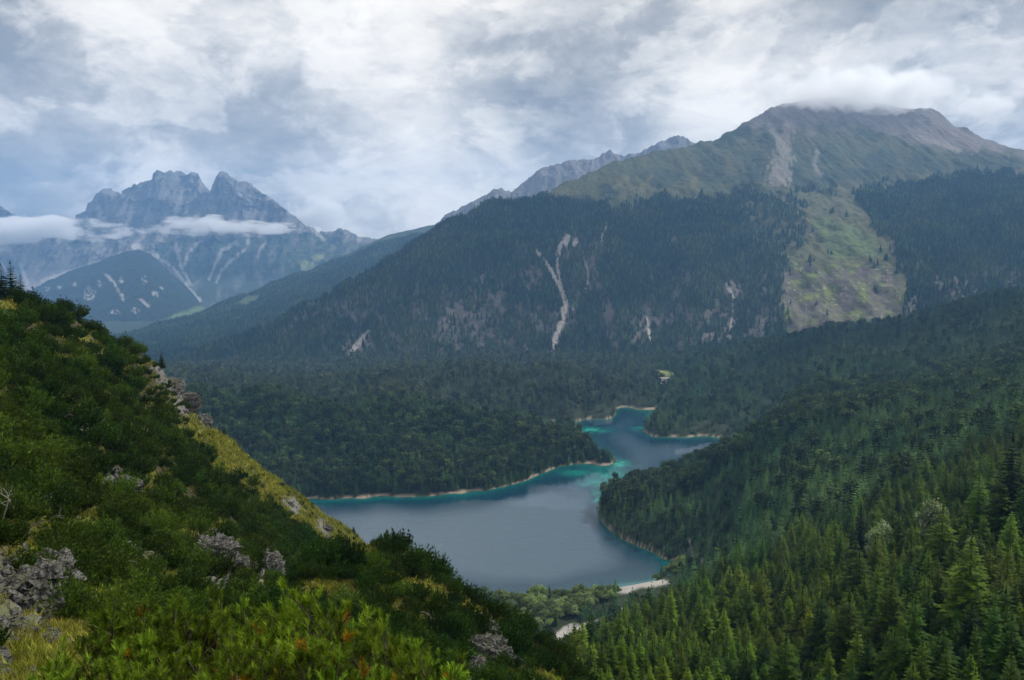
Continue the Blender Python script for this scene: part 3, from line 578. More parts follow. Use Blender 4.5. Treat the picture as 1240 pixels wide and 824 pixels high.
# ---- water
sel = (vc > 300) & (vc < 965); r0 = np.searchsorted(vd, 560); r1 = np.searchsorted(vd, 1640)
W = Pz(PXg, Dg, np.zeros_like(Zs))[r0:r1][:, sel]; dz_ = -Zs[r0:r1][:, sel]
m_, n_c = dz_.shape; fc = grid_faces(m_, n_c); wet = dz_.ravel() > -0.4
fc = fc[wet[fc].any(1)]
def water_mat():
    m, N, L = new_mat('lake_water')
    at = nd(N, 'ShaderNodeAttribute'); at.attribute_name = 'depth'; g = nd(N, 'ShaderNodeNewGeometry')
    nz = noise(N, L, g.outputs['Position'], 0.012, 5, .6)
    dp = mth(N, L, 'ADD', at.outputs['Fac'], mth(N, L, 'MULTIPLY', mth(N, L, 'SUBTRACT', nz, .5), 3.0))
    r = nd(N, 'ShaderNodeValToRGB'); L.new(mth(N, L, 'DIVIDE', dp, 20.0, True), r.inputs[0])
    e = r.color_ramp.elements; e[0].position = 0.0; e[0].color = (0.12, 0.15, 0.11, 1); e[1].position = 0.9; e[1].color = (0.040, 0.072, 0.100, 1)
    for p_, c_ in ((.05, (0.010, 0.105, 0.09, 1)), (.16, (0.004, 0.085, 0.085, 1)), (.32, (0.003, 0.045, 0.06, 1)), (.6, (0.003, 0.028, 0.05, 1))):
        q = e.new(p_); q.color = c_
    sh = nd(N, 'ShaderNodeAttribute'); sh.attribute_name = 'shoal'
    d = nd(N, 'ShaderNodeBsdfPrincipled'); L.new(mixc(N, L, r.outputs[0], (0.02, 0.30, 0.24), sh.outputs['Fac']), d.inputs['Base Color']); d.inputs['IOR'].default_value = 1.38
    # ruffled and calm streaks of wind
    mp = nd(N, 'ShaderNodeMapping'); mp.inputs['Scale'].default_value = (0.35, 1, 1); L.new(g.outputs['Position'], mp.inputs[0])
    wn_ = noise(N, L, mp.outputs[0], 0.011, 5, .6, .6, (40, 10, 0))
    wa = nd(N, 'ShaderNodeAttribute'); wa.attribute_name = 'wind'; wn_ = mth(N, L, 'ADD', mth(N, L, 'MULTIPLY', mth(N, L, 'SUBTRACT', wn_, .5), .8), mth(N, L, 'ADD', mth(N, L, 'MULTIPLY', wa.outputs['Fac'], .36), .34))
    rr = nd(N, 'ShaderNodeMapRange'); rr.inputs[1].default_value = .42; rr.inputs[2].default_value = .6; rr.inputs[3].default_value = .06; rr.inputs[4].default_value = .24
    L.new(wn_, rr.inputs[0]); L.new(rr.outputs[0], d.inputs['Roughness'])
    rp = noise(N, L, g.outputs['Position'], 0.5, 4, .7, .5); rp2 = noise(N, L, g.outputs['Position'], 0.11, 3, .6)
    b = nd(N, 'ShaderNodeBump'); b.inputs['Distance'].default_value = 0.5
    L.new(mth(N, L, 'ADD', rp, rp2), b.inputs['Height'])
    rs = nd(N, 'ShaderNodeMapRange'); rs.inputs[1].default_value = .42; rs.inputs[2].default_value = .6; rs.inputs[3].default_value = .08; rs.inputs[4].default_value = .45
    L.new(wn_, rs.inputs[0]); L.new(rs.outputs[0], b.inputs['Strength']); L.new(b.outputs[0], d.inputs['Normal'])
    o = nd(N, 'ShaderNodeOutputMaterial'); L.new(d.outputs[0], o.inputs[0]); return m
wqx, wqy = proj(W); wind = sstep(598, 618, wqy + 8 * fbm(wqx / 40, wqy / 14, 3, 66) - 14 * sstep(560, 740, wqx)) * sstep(2.0, 7, dz_ + 0 * wqx)
for pts, a in (([(690, 600), (740, 596), (790, 575)], 6), ([(820, 548), (850, 543), (862, 540)], 2.2), ([(640, 590), (690, 596)], 5), ([(720, 512), (740, 510)], 1.5)): wind = np.maximum(wind, .9 * streak(wqx, wqy, pts, a, a, 5, .5))
used = np.unique(fc); remap = -np.ones(m_ * n_c, int); remap[used] = np.arange(len(used))
me = tri_mesh('lake_water', W.reshape(-1, 3)[used], remap[fc], [water_mat()], smooth=True, attrs={'depth': ('FLOAT', dz_.ravel()[used]), 'wind': ('FLOAT', wind.ravel()[used]), 'shoal': ('FLOAT', SHO[r0:r1][:, sel].ravel()[used])})
link('lake_water', me, kind='structure')

# ---- ground sheet out to the horizon
gs = 11400.0; q = 40
gx, gy = np.meshgrid(np.linspace(-gs, gs, q), np.linspace(-1500, gs, q)); Vg = np.stack([gx, gy, np.full_like(gx, -84.0)], -1).reshape(-1, 3)
link('ground', tri_mesh('ground', Vg, grid_faces(q, q), [M_mid], attrs={'col': ('FLOAT_COLOR', np.tile((0.028, 0.045, 0.026), (len(Vg), 1)))}), kind='structure')

# ------------------------------------------------------------------ near left slope and knoll
cols = np.linspace(-420, 760, 620)
crestF = [(-420, 240, 105), (-250, 285, 108), (-100, 325, 115), (0, 362, 125), (30, 366, 135), (60, 378, 145), (100, 395, 155), (150, 420, 172), (185, 442, 190), (200, 452, 200), (215, 474, 212), (240, 504, 228), (280, 538, 250), (340, 585, 280), (400, 628, 305), (432, 652, 320), (480, 700, 335), (560, 780, 350), (760, 900, 360)]
rC = row(crestF, cols)
r5 = row([(-420, 300, 85), (0, 440, 92), (100, 470, 112), (200, 530, 145), (300, 600, 190), (400, 660, 235), (480, 730, 240), (760, 940, 240)], cols)
r4 = row([(-420, 400, 62), (0, 540, 68), (100, 560, 82), (200, 600, 104), (300, 650, 130), (400, 705, 150), (480, 770, 160), (760, 1000, 160)], cols)
r3 = row([(-420, 520, 44), (0, 640, 50), (100, 655, 58), (200, 670, 70), (300, 705, 84), (400, 760, 95), (760, 1100, 90)], cols)
r2 = row([(-420, 680, 28), (0, 750, 34), (100, 770, 38), (200, 790, 42), (300, 810, 46), (400, 850, 48), (760, 1300, 40)], cols)
r1 = row([(-420, 900, 18), (0, 930, 21), (200, 950, 22), (400, 960, 22), (760, 1500, 20)], cols)
r0_ = row([(-420, 9, 244.5), (300, 9, 244.2), (760, 9, 242)], cols, 'z')
rz = row([(-420, 2.5, 247.9), (300, 2.5, 247.6), (760, 2.5, 247)], cols, 'z')
GF = loft([back(rC, 60, 55), rC, r5, r4, r3, r2, r1, r0_, rz], [16, 90, 80, 80, 80, 60, 30, 14], 6)
xx, yy, zz = GF[..., 0].copy(), GF[..., 1].copy(), GF[..., 2]
px, py = proj(GF)
rockF = np.zeros_like(px)
for poly_ in ([(184, 438), (200, 446), (222, 472), (246, 500), (262, 522), (250, 528), (228, 502), (206, 474)], [(182, 436), (210, 444), (228, 480), (240, 510), (222, 506), (200, 476)], [(116, 566), (138, 560), (156, 575), (152, 600), (130, 606), (114, 592)], [(-60, 676), (40, 668), (56, 706), (36, 766), (-60, 772)],
              [(52, 706), (80, 672), (98, 676), (88, 702), (60, 722)], [(222, 652), (262, 642), (292, 652), (292, 706), (266, 736), (232, 712)], [(305, 672), (336, 668), (344, 700), (330, 722), (308, 708)], [(338, 690), (376, 696), (384, 712), (350, 716)],
              [(340, 598), (362, 606), (370, 624), (350, 620)], [(55, 600), (80, 598), (88, 612), (60, 618)], [(0, 430), (12, 432), (16, 446), (0, 446)], [(384, 622), (402, 640), (398, 652), (380, 640)]):
    rockF = np.maximum(rockF, area(px, py, poly_, 6, 3, 121, 12))
rockF = np.maximum(rockF, .8 * (fbm(xx / 9, (yy + zz) / 9, 4, 17) > .30) * (py > 440) * (px < 420))
gr = area(px, py, [(236, 476), (268, 496), (310, 534), (370, 586), (420, 622), (456, 655), (430, 700), (385, 668), (336, 632), (286, 594), (244, 552), (226, 516)], 5, 2, 131)
gr = np.maximum(gr, area(px, py, [(-80, 345), (24, 352), (30, 372), (14, 392), (-80, 385)], 3))
gr = np.maximum(gr, area(px, py, [(-80, 752), (60, 748), (110, 770), (96, 824), (90, 950), (-80, 950)], 5))
gr = np.maximum(gr, area(px, py, [(92, 600), (118, 606), (128, 640), (112, 660), (96, 640)], 4)); gr = np.maximum(gr, area(px, py, [(145, 580), (175, 590), (172, 612), (148, 616)], 4))
gr = np.maximum(gr, .8 * (fbm(xx / 7, (yy + zz) / 7, 4, 19) > .24) * (py > 400))
GF[..., 2] += fbm(xx / 24, yy / 24, 4, 111) * np.clip(yy / 50, .1, 3.2) + fbm(xx / 5, yy / 5, 4, 112) * np.clip(yy / 120, .04, .7)
GF[..., 1] -= rockF * (ridged(xx / 6, zz / 5, 4, 114) * 1.6 + .8) * sstep(20, 50, yy)
GF[..., 2] += rockF * (ridged(xx / 3, zz / 3, 4, 115) * .9) * sstep(20, 50, yy)
GF[..., 1] -= rockF * ridged(xx / 1.3, zz / 1.0 + yy, 4, 118) * .55 * sstep(15, 40, yy)
px, py = proj(GF)
def slope_cols(xx, yy, px, rk, gr):
    col = C3((0.050, 0.052, 0.022), px)
    col = put(col, (0.085, 0.070, 0.040), sstep(-.1, .4, fbm(xx / 4, yy / 4, 4, 22)))
    col = put(col, (0.160, 0.160, 0.032), gr)
    col = put(col, (0.18, 0.155, 0.055), gr * sstep(0, .4, fbm(xx / 5, yy / 3, 4, 23)), .7)
    col = put(col, (0.19, 0.185, 0.175), rk); col = put(col, (0.12, 0.115, 0.105), rk * sstep(-.1, .15, fbm(xx / 1.6, yy / 3, 4, 24)), .85)
    return put(col, (0.11, 0.12, 0.04), rk * sstep(.1, .3, fbm(xx / 2.5, yy / 2, 4, 27)), .7)
add_landform('hillside', GF, slope_cols(xx, yy, px, rockF, gr), M_near)
shrub_F = (1 - rockF * .93) * (1 - gr * .93) * (yy > 24) * (1 - sstep(300, 320, yy) * 0)
shrub_F *= 1 - .9 * area(px, py, [(-80, 600), (40, 610), (105, 650), (110, 690), (50, 690), (-80, 690)], 8) * 0.5
GFm = GF.copy()

cols = np.linspace(300, 860, 330)
crG = [(300, 800, 50), (340, 745, 62), (370, 700, 74), (395, 672, 84), (420, 660, 90), (445, 656, 94), (480, 664, 96), (520, 690, 96), (545, 706, 95), (562, 728, 94), (590, 742, 93), (620, 762, 91), (650, 788, 89), (690, 822, 86), (730, 855, 84), (860, 960, 80)]
rC = row(crG, cols)
rm = row([(300, 840, 42), (370, 760, 60), (400, 745, 66), (480, 750, 70), (560, 790, 72), (620, 820, 72), (700, 880, 68), (860, 1000, 66)], cols)
rb = row([(300, 960, 30), (400, 900, 38), (560, 900, 46), (700, 960, 46), (860, 1080, 46)], cols)
rb2 = row([(300, 1200, 18), (560, 1200, 22), (860, 1400, 22)], cols)
GG = loft([back(rC, 22, 34), back(rC, 5, 2.5), rC, rm, rb, rb2], [20, 14, 80, 80, 30], 5)
xx, yy, zz = GG[..., 0].copy(), GG[..., 1].copy(), GG[..., 2]; px, py = proj(GG)
rockG = np.zeros_like(px)
for poly_ in ([(566, 744), (590, 748), (600, 780), (604, 830), (560, 850), (556, 800), (568, 770)], [(434, 715), (456, 722), (462, 752), (452, 758), (438, 740)], [(345, 730), (380, 736), (384, 756), (356, 752)]):
    rockG = np.maximum(rockG, area(px, py, poly_, 5, 2.5, 122, 12))
grG = area(px, py, [(584, 740), (604, 752), (606, 790), (594, 780)], 3); grG = np.maximum(grG, (fbm(xx / 5, (yy + zz) / 5, 4, 29) > .27) * .9)
GG[..., 2] += fbm(xx / 12, yy / 12, 4, 113) * 1.6 + fbm(xx / 3.5, yy / 3.5, 3, 112) * .35
GG[..., 1] -= rockG * (ridged(xx / 4, zz / 5, 4, 116) * 1.2 + .6); GG[..., 2] += rockG * ridged(xx / 2, zz / 2, 4, 117) * .5
add_landform('rocky_knoll', GG, slope_cols(xx, yy, px, rockG, grG), M_near)
shrub_G = (1 - rockG * .95) * (1 - grG * .75) * (yy > 30)

# ------------------------------------------------------------------ plant meshes
class Tri:
    def __init__(s): s.v = []; s.f = []; s.n = 0
    def add(s, v, f):
        v = np.asarray(v, float).reshape(-1, 3); f = np.asarray(f, int)
        s.v.append(v); s.f.append(f + s.n); s.n += len(v)
    def tris(s, a, b, c):
        v = np.stack([a, b, c], 1).reshape(-1, 3); s.add(v, np.arange(len(v)).reshape(-1, 3))
    def tube(s, pts, rad, k=5):
        pts = np.asarray(pts, float); m = len(pts); V = []
        for i in range(m):
            t = pts[min(i + 1, m - 1)] - pts[max(i - 1, 0)]; t /= np.linalg.norm(t) + 1e-9
            u = np.cross(t, (0, 0, 1) if abs(t[2]) < .9 else (1, 0, 0)); u /= np.linalg.norm(u); w_ = np.cross(t, u)
            for j in range(k):
                a = 2 * pi * j / k; V.append(pts[i] + rad[i] * (cos(a) * u + sin(a) * w_))
        Fc = []
        for i in range(m - 1):
            for j in range(k):
                a = i * k + j; b = i * k + (j + 1) % k; Fc += [(a, b, b + k), (a, b + k, a + k)]
        s.add(V, Fc)
    def mesh(s, name, mat): return tri_mesh(name, np.concatenate(s.v), np.concatenate(s.f), [mat])
def unit(v): return v / (np.linalg.norm(v, axis=-1, keepdims=True) + 1e-9)

def spruce_crown(T, r, Hh, R, whorls, nb, nt, z0=.08, power=.85, droop=.35, tw=.33):
    """drooping whorls of branches, each carrying flat twigs"""
    for i in range(whorls):
        t = (i + r.random() * .6) / whorls; z = Hh * (z0 + (1 - z0) * t * .985)
        rad = R * (1 - t) ** power * (0.75 + .5 * r.random()) + .03 * R
        k = max(3, int(nb * (1 - .45 * t) + r.random()))
        a = r.random() * 6.28 + np.arange(k) * 6.283 / k + r.normal(0, .22, k); ln = rad * (0.72 + .45 * r.random(k))
        dr = droop * (1.1 - t) + r.normal(0, .07, k)
        dirs = np.stack([np.cos(a), np.sin(a), -dr], -1); side = np.stack([-np.sin(a), np.cos(a), np.zeros(k)], -1)
        o = np.array([0, 0, z])
        for j in range(nt):
            s_ = (j + .5 + r.random(k) * .5) / (nt + .3); p = o + dirs * (ln * s_)[:, None]; p[:, 2] += .12 * ln * s_ ** 2
            for sg in (-1, 1):
                l2 = ln * tw * (1.15 - .55 * s_) * (0.8 + .4 * r.random(k))
                tip = p + unit(dirs * .8 + side * sg * (.9 + .3 * r.random((k, 1))) + np.array([0, 0, -.25]) + r.normal(0, .1, (k, 3))) * l2[:, None]
                wv = unit(dirs) * (l2 * .34)[:, None]
                T.tris(p - wv * .6, p + wv, tip)
        tip = o + dirs * (ln * 1.1)[:, None]; mid = o + dirs * (ln * .55)[:, None]; wv = side * (ln * .13 + .02)[:, None]
        T.tris(mid - wv, mid + wv, tip)
    for q_ in range(4):
        a = q_ * 1.6; T.tris(np.array([[cos(a) * .05 * R, sin(a) * .05 * R, Hh * .9]]), np.array([[-sin(a) * .06 * R, cos(a) * .06 * R, Hh * .9]]), np.array([[0, 0, Hh * 1.03]]))
def trunk_mesh(Hh, r0, name, mat=M_bark, bend=0.0, k=6):
    T = Tri(); z = np.linspace(-.6, Hh, 6); T.tube([(bend * sin(q_ * .7), bend * cos(q_), q_) for q_ in z], r0 * (1 - .9 * (z / Hh).clip(0, 1)), k)
    return T.mesh(name, mat)
def blob_crown(T, r, lobes, n, size, flat=.5, inner=.55):
    """leaf clumps scattered through several uneven lobes; lobes: (x,y,z,rx,rz)"""
    for (x, y, z, rx, rz_) in lobes:
        d = unit(r.normal(0, 1, (n, 3))); rad = (inner + (1 - inner) * r.random(n) ** .6)[:, None]
        d[:, 2] = np.where(d[:, 2] < -.4, -d[:, 2] * .6, d[:, 2])
        p = np.array([x, y, z]) + d * rad * np.array([rx, rx, rz_]) * (1 + .18 * r.normal(0, 1, (n, 1)))
        a = unit(r.normal(0, 1, (n, 3)) + d * flat); b = unit(np.cross(a, d + r.normal(0, .5, (n, 3)))); s_ = size * (.6 + .8 * r.random((n, 1)))
        T.tris(p - a * s_ * .5, p + b * s_ * .8, p + a * s_ * .6 + d * s_ * .4)
def tuft_crown(T, r, lobes, n, ln, k=5, wd=.16):
    """needle tufts, each a little burst of blades pointing outward and up"""
    for (x, y, z, rx, rz_) in lobes:
        d = unit(r.normal(0, 1, (n, 3))); d[:, 2] = np.abs(d[:, 2]) * np.where(r.random(n) < .8, 1, -.3)
        p = np.array([x, y, z]) + d * (0.5 + .55 * r.random((n, 1)) ** .5) * np.array([rx, rx, rz_])
        ax = unit(d + np.array([0, 0, .8]) + r.normal(0, .25, (n, 3)))
        for j in range(k):
            e = unit(ax + r.normal(0, .55, (n, 3))); s_ = ln * (.7 + .6 * r.random((n, 1))); sd = unit(np.cross(e, r.normal(0, 1, (n, 3)))) * wd * ln
            T.tris(p - sd, p + sd, p + e * s_)
def lobes_dome(r, R, Hh, n, z0):
    L_ = [(0, 0, z0 + Hh * .35, R * .62, Hh * .5)]
    for i in range(n):
        a = 6.283 * i / n + r.normal(0, .35); q_ = R * (.42 + .25 * r.random()); L_.append((cos(a) * q_, sin(a) * q_, z0 + Hh * (.15 + .35 * r.random()), R * (.33 + .16 * r.random()), Hh * (.28 + .16 * r.random())))
    return L_
R_ = lambda s: np.random.default_rng(s)

# source meshes for distant woods (height 1 where scaled)
def src(name, T, mat):
    o = bpy.data.objects.new(name, T.mesh(name, mat)); return o
def stuff_coll(name, objs):
    c = bpy.data.collections.new(name)
    for o in objs: c.objects.link(o)
    return c
def far_spruce(seed, wh, nb, R=.17):
    T = Tri(); r = R_(seed)
    for i in range(wh):
        t = i / wh; z = .06 + .8 * t; rad = R * (1 - t) ** .8 + .02; k = nb; a = r.random() * 6 + np.arange(k) * 6.283 / k + r.normal(0, .2, k)
        ln = rad * (.75 + .5 * r.random(k)); b = np.stack([np.cos(a) * ln, np.sin(a) * ln, np.full(k, z) - .05 + r.normal(0, .02, k)], -1); side = np.stack([-np.sin(a), np.cos(a), np.zeros(k)], -1) * (ln * .55)[:, None]
        top = np.tile((0, 0, z + 1.35 / wh + .02), (k, 1)); T.tris(b - side, b + side, top)
    return T
far_c = stuff_coll('src_far', [src('s%d' % i, far_spruce(i, 6, 6, .15 + .02 * i), M_spruce_far) for i in range(4)])
def mid_spruce(seed, R, pw):
    T = Tri(); spruce_crown(T, R_(seed), 1.0, R, 13, 8, 2, .08, pw, .35, .42); return T
def mid_pine(seed):
    T = Tri(); r = R_(seed); L_ = [(0, 0, .78, .17, .2)] + [(r.normal(0, .09), r.normal(0, .09), .45 + .12 * i, .13, .12) for i in range(4)]
    blob_crown(T, r, L_, 60, .085); T.tube([(0, 0, -.05), (0, 0, .75)], [.014, .008], 3); return T
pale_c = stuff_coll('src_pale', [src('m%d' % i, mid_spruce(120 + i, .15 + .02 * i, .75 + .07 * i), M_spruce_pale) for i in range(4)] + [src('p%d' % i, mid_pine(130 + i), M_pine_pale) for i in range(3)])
mid_c = stuff_coll('src_mid', [src('m%d' % i, mid_spruce(20 + i, .15 + .02 * i, .75 + .07 * i), M_spruce_mid) for i in range(4)] + [src('p%d' % i, mid_pine(30 + i), M_pine_mid) for i in range(3)])

def scatter_nodes(coll, nvar):
    ng = bpy.data.node_groups.new('scatter', 'GeometryNodeTree')
    ng.interface.new_socket('Geometry', in_out='INPUT', socket_type='NodeSocketGeometry'); ng.interface.new_socket('Geometry', in_out='OUTPUT', socket_type='NodeSocketGeometry')
    N, L = ng.nodes, ng.links; gi = N.new('NodeGroupInput'); go = N.new('NodeGroupOutput')
    ci = N.new('GeometryNodeCollectionInfo'); ci.inputs['Collection'].default_value = coll; ci.inputs['Separate Children'].default_value = True; ci.inputs['Reset Children'].default_value = True
    ip = N.new('GeometryNodeInstanceOnPoints'); ip.inputs['Pick Instance'].default_value = True
    def at(nm, t):
        a = N.new('GeometryNodeInputNamedAttribute'); a.data_type = t; a.inputs['Name'].default_value = nm; return a.outputs['Attribute']
    L.new(gi.outputs[0], ip.inputs['Points']); L.new(ci.outputs[0], ip.inputs['Instance'])
    L.new(at('pick', 'INT'), ip.inputs['Instance Index'])
    L.new(at('rot', 'FLOAT_VECTOR'), ip.inputs['Rotation']); L.new(at('scl', 'FLOAT_VECTOR'), ip.inputs['Scale'])
    L.new(ip.outputs[0], go.inputs[0]); return ng
def scatter(name, pts, hts, wid, picks, coll, label, cat, tilt=0.04, group=None):
    n = len(pts); me = bpy.data.meshes.new(name); me.vertices.add(n); me.vertices.foreach_set('co', np.asarray(pts, np.float32).ravel())
    a = me.attributes.new('pick', 'INT', 'POINT'); a.data.foreach_set('value', np.asarray(picks, np.int32))
    a = me.attributes.new('rot', 'FLOAT_VECTOR', 'POINT'); a.data.foreach_set('vector', np.stack([rng.normal(0, tilt, n), rng.normal(0, tilt, n), rng.random(n) * 6.283], -1).astype(np.float32).ravel())
    a = me.attributes.new('scl', 'FLOAT_VECTOR', 'POINT'); a.data.foreach_set('vector', np.stack([hts * wid, hts * wid, hts], -1).astype(np.float32).ravel())
    o = link(name, me, label=label, cat=cat, kind='stuff'); md = o.modifiers.new('scatter', 'NODES'); md.node_group = scatter_nodes(coll, 0); return o
def sample(G, mask, n, rg=rng):
    """n random points on a grid surface, weighted by mask and plan area"""
    a = G[1:, :-1] - G[:-1, :-1]; b = G[:-1, 1:] - G[:-1, :-1]
    ar = np.abs(a[..., 0] * b[..., 1] - a[..., 1] * b[..., 0]) * (mask[:-1, :-1] + mask[1:, 1:]) / 2
    c = np.cumsum(ar.ravel()); n = int(n if n > 1 else n * c[-1])
    i = np.searchsorted(c, rg.random(n) * c[-1]).clip(0, len(c) - 1); nn = G.shape[1] - 1; r_, q_ = i // nn, i % nn
    s_, t = rg.random((n, 1)), rg.random((n, 1))
    return (G[r_, q_] * (1 - s_) + G[r_ + 1, q_] * s_) * (1 - t) + (G[r_, q_ + 1] * (1 - s_) + G[r_ + 1, q_ + 1] * s_) * t
exec_after = []
def rock_mesh(seed, n=5, rough=.35, sq_=(1, 1, 1)):
    import bmesh
    bm = bmesh.new(); bmesh.ops.create_icosphere(bm, subdivisions=n, radius=1.0); v = np.array([q.co[:] for q in bm.verts]); f = np.array([[q.index for q in x.verts] for x in bm.faces]); bm.free()
    r = R_(seed)
    for _ in range(12):                          # split planes give angular faces
        nn = unit(r.normal(0, 1, 3)); k = .45 + .4 * r.random(); dd = v @ nn; v = v - np.outer(np.maximum(dd - k, 0), nn) * .92
    d = unit(v); v = v + d * (ridged(v[:, 0] * 2.2 + v[:, 2], v[:, 1] * 2.2 + v[:, 2] * 1.3, 7, seed, .6) * rough * .45)[:, None]; v[:, :2] *= (1 + .10 * np.sign(np.sin(v[:, 2] * 11 + 2 * fbm(v[:, 0] * 2, v[:, 1] * 2, 3, seed))))[:, None]
    return tri_mesh('rock', v * np.array(sq_), f, [M_rock], smooth=False)
def stone_src(i): return rock_mesh(40 + i, 2)
# ------------------------------------------------------------------ woods too many to count
def wood(name, pts, hts, label, cat='forest', pine=.3, wid=1.0, coll=None, nv=(4, 3)):
    n = len(pts)
    isp = rng.random(n) < pine
    picks = np.where(isp, nv[0] + rng.integers(0, max(nv[1], 1), n), rng.integers(0, nv[0], n)) if nv[1] else rng.integers(0, nv[0], n)
    return scatter(name, pts, hts, wid * (.8 + .45 * rng.random(n)), picks, coll, label, cat)
def hvar(n, a, b): return a + (b - a) * rng.random(n) ** 1.3
def inview(p, m=90):
    x, y = proj(p); return (x > -m) & (x < 1240 + m) & (y < 824 + m) & (y > -m)
# main mountain belt: keep the front of the mountain only
mC = forest_C.copy(); mC[:60] = 0; gx_, gy_ = proj(GC); mC *= (gx_ > 100) & (gx_ < 1330)
mC *= .55 + .6 * sstep(-.3, .2, fbm(GC[..., 0] / 130, GC[..., 1] / 200, 4, 203))
p = sample(GC, mC, 1 / 62.); p = p[inview(p)]
wood('mountain_forest', p, hvar(len(p), 13, 27), 'dark spruce forest covering the flank of the big mountain', coll=far_c, pine=0, nv=(4, 0), wid=1.05)
mL_ = forest_L.copy(); mL_[:12] = 0
p = sample(GL, mL_, 1 / 150.); p = p[inview(p)]
wood('ridge_forest', p, hvar(len(p), 16, 27), 'blue hazy spruce forest on the low far ridge', coll=far_c, pine=0, nv=(4, 0), wid=1.3)
# valley and hills round the lake
V = GV; vx, vy = proj(V); D = V[..., 1]; zV = V[..., 2]
stand = .35 + .8 * sstep(-.35, .1, fbm(V[..., 0] / 70, V[..., 1] / 90, 4, 205))
delta = (zV < 9) & (D > 520) & (D < 690) & (vx > 540) & (vx < 850)
mA = forest_V * stand * (D > 1150)
p = sample(V, mA, 1 / 42.); p = p[inview(p)]
px_, py_ = proj(p); pinef = np.where(px_ < 760, .18, .10)
n_p = len(p); isp = rng.random(n_p) < pinef; hh = hvar(n_p, 12, 25) * np.where(p[:, 2] < 8, .75, 1); wv = .85 * (.8 + .5 * rng.random(n_p)); pk = np.where(isp, 4 + rng.integers(0, 3, n_p), rng.integers(0, 4, n_p))
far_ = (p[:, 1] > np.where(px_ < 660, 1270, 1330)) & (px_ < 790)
for m_, c_, nm_, lb_ in ((far_, pale_c, 'valley_forest', 'forest on the low hills behind the peninsula, coloured paler for depth'), (~far_, mid_c, 'lakeside_forest', 'dark spruce forest on the peninsula and the wooded hill beyond the lake')):
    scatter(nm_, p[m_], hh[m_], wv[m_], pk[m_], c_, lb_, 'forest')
mB = forest_V * (.6 + .5 * stand) * (D <= 1150) * (D > 430) * ~delta
p = sample(V, mB, 1 / 15.); p = p[inview(p)]
px_, py_ = proj(p); p = p[~((px_ > 715) & (px_ < 822) & (py_ > 690) & (p[:, 1] > 560))]; n_p = len(p); px_, py_ = proj(p); young = (px_ > 700) & (p[:, 1] < 800)
yf = np.where(((px_ < 900) & (py_ > 560)) | (py_ > 640), .93, .25); isp = rng.random(n_p) < np.where(young, .06, .25); hh = np.where(young & (rng.random(n_p) < yf), hvar(n_p, 7, 13), hvar(n_p, 12, 24)) * np.where(p[:, 2] < 8, .8, 1)
scatter('spruce_forest', p, hh, .95 * (.8 + .5 * rng.random(n_p)), np.where(isp, 4 + rng.integers(0, 3, n_p), rng.integers(0, 4, n_p)), mid_c, 'dense young spruce and pine forest sloping down to the near shore', 'forest')

# ------------------------------------------------------------------ near spruce slope: single trees
def spruce_hi(seed, Hh, R, wh, nb, nt, pw, dr, mat, nm):
    T = Tri(); spruce_crown(T, R_(seed), Hh, R, wh, nb, nt, .07, pw, dr, .36); return T.mesh(nm, mat)
sp_v = [spruce_hi(60 + i, 1.0, .17 + .022 * (i % 3), 26, 9, 4, .72 + .06 * (i % 4), .25 + .06 * (i % 3), M_spruce, 'spruce_crown') for i in range(6)]
sp_dark = [spruce_hi(80 + i, 1.0, .20 + .02 * i, 34, 10, 5, .7, .42, M_spruce_dark, 'old_spruce_crown') for i in range(2)]
tr_m = trunk_mesh(.97, .014, 'spruce_trunk')
near_c = stuff_coll('src_near', [bpy.data.objects.new('n%d' % i, m_) for i, m_ in enumerate(sp_v)])
mN = forest_V * (D <= 430) * (vx > 560)
ps = sample(V, mN, 1 / 5.); ps = ps[inview(ps, 160)]
# thin to a natural spacing
def thin(p, rad):
    keep = []; cell = {}
    for i, q in enumerate(p):
        r = rad * (1 if q[1] < 260 else 1.15); k = (int(q[0] // r), int(q[1] // r)); ok = True
        for a in (-1, 0, 1):
            for b in (-1, 0, 1):
                for j in cell.get((k[0] + a, k[1] + b), ()):
                    if (p[j][0] - q[0]) ** 2 + (p[j][1] - q[1]) ** 2 < r * r: ok = False
        if ok: keep.append(i); cell.setdefault(k, []).append(i)
    return p[keep]
ps = thin(ps, 2.5)
GROUND = [GV, GF, GG]
def tree(name, crown, trunk, loc, h, w_, label, cat, group=None, rz=None, tilt=0.02):
    e = link(name, None, loc=loc, label=label, cat=cat, group=group)
    e.empty_display_size = 0.5; e.scale = (h * w_, h * w_, h); e.rotation_euler = (rng.normal(0, tilt), rng.normal(0, tilt), rng.random() * 6.28 if rz is None else rz)
    link('crown', crown, e)
    if trunk is not None: link('trunk', trunk, e)
    return e
def ground_at(px, py, G=None):                  # nearest terrain point seen in that direction
    best = None
    for g in ([G] if G is not None else GROUND):
        gx1, gy1 = proj(g); e = (gx1 - px) ** 2 + (gy1 - py) ** 2; e = e + g[..., 1] * .02; i = np.unravel_index(np.argmin(e), e.shape)
        if e[i] < 200 and (best is None or g[i][1] < best[1]): best = g[i]
    return best
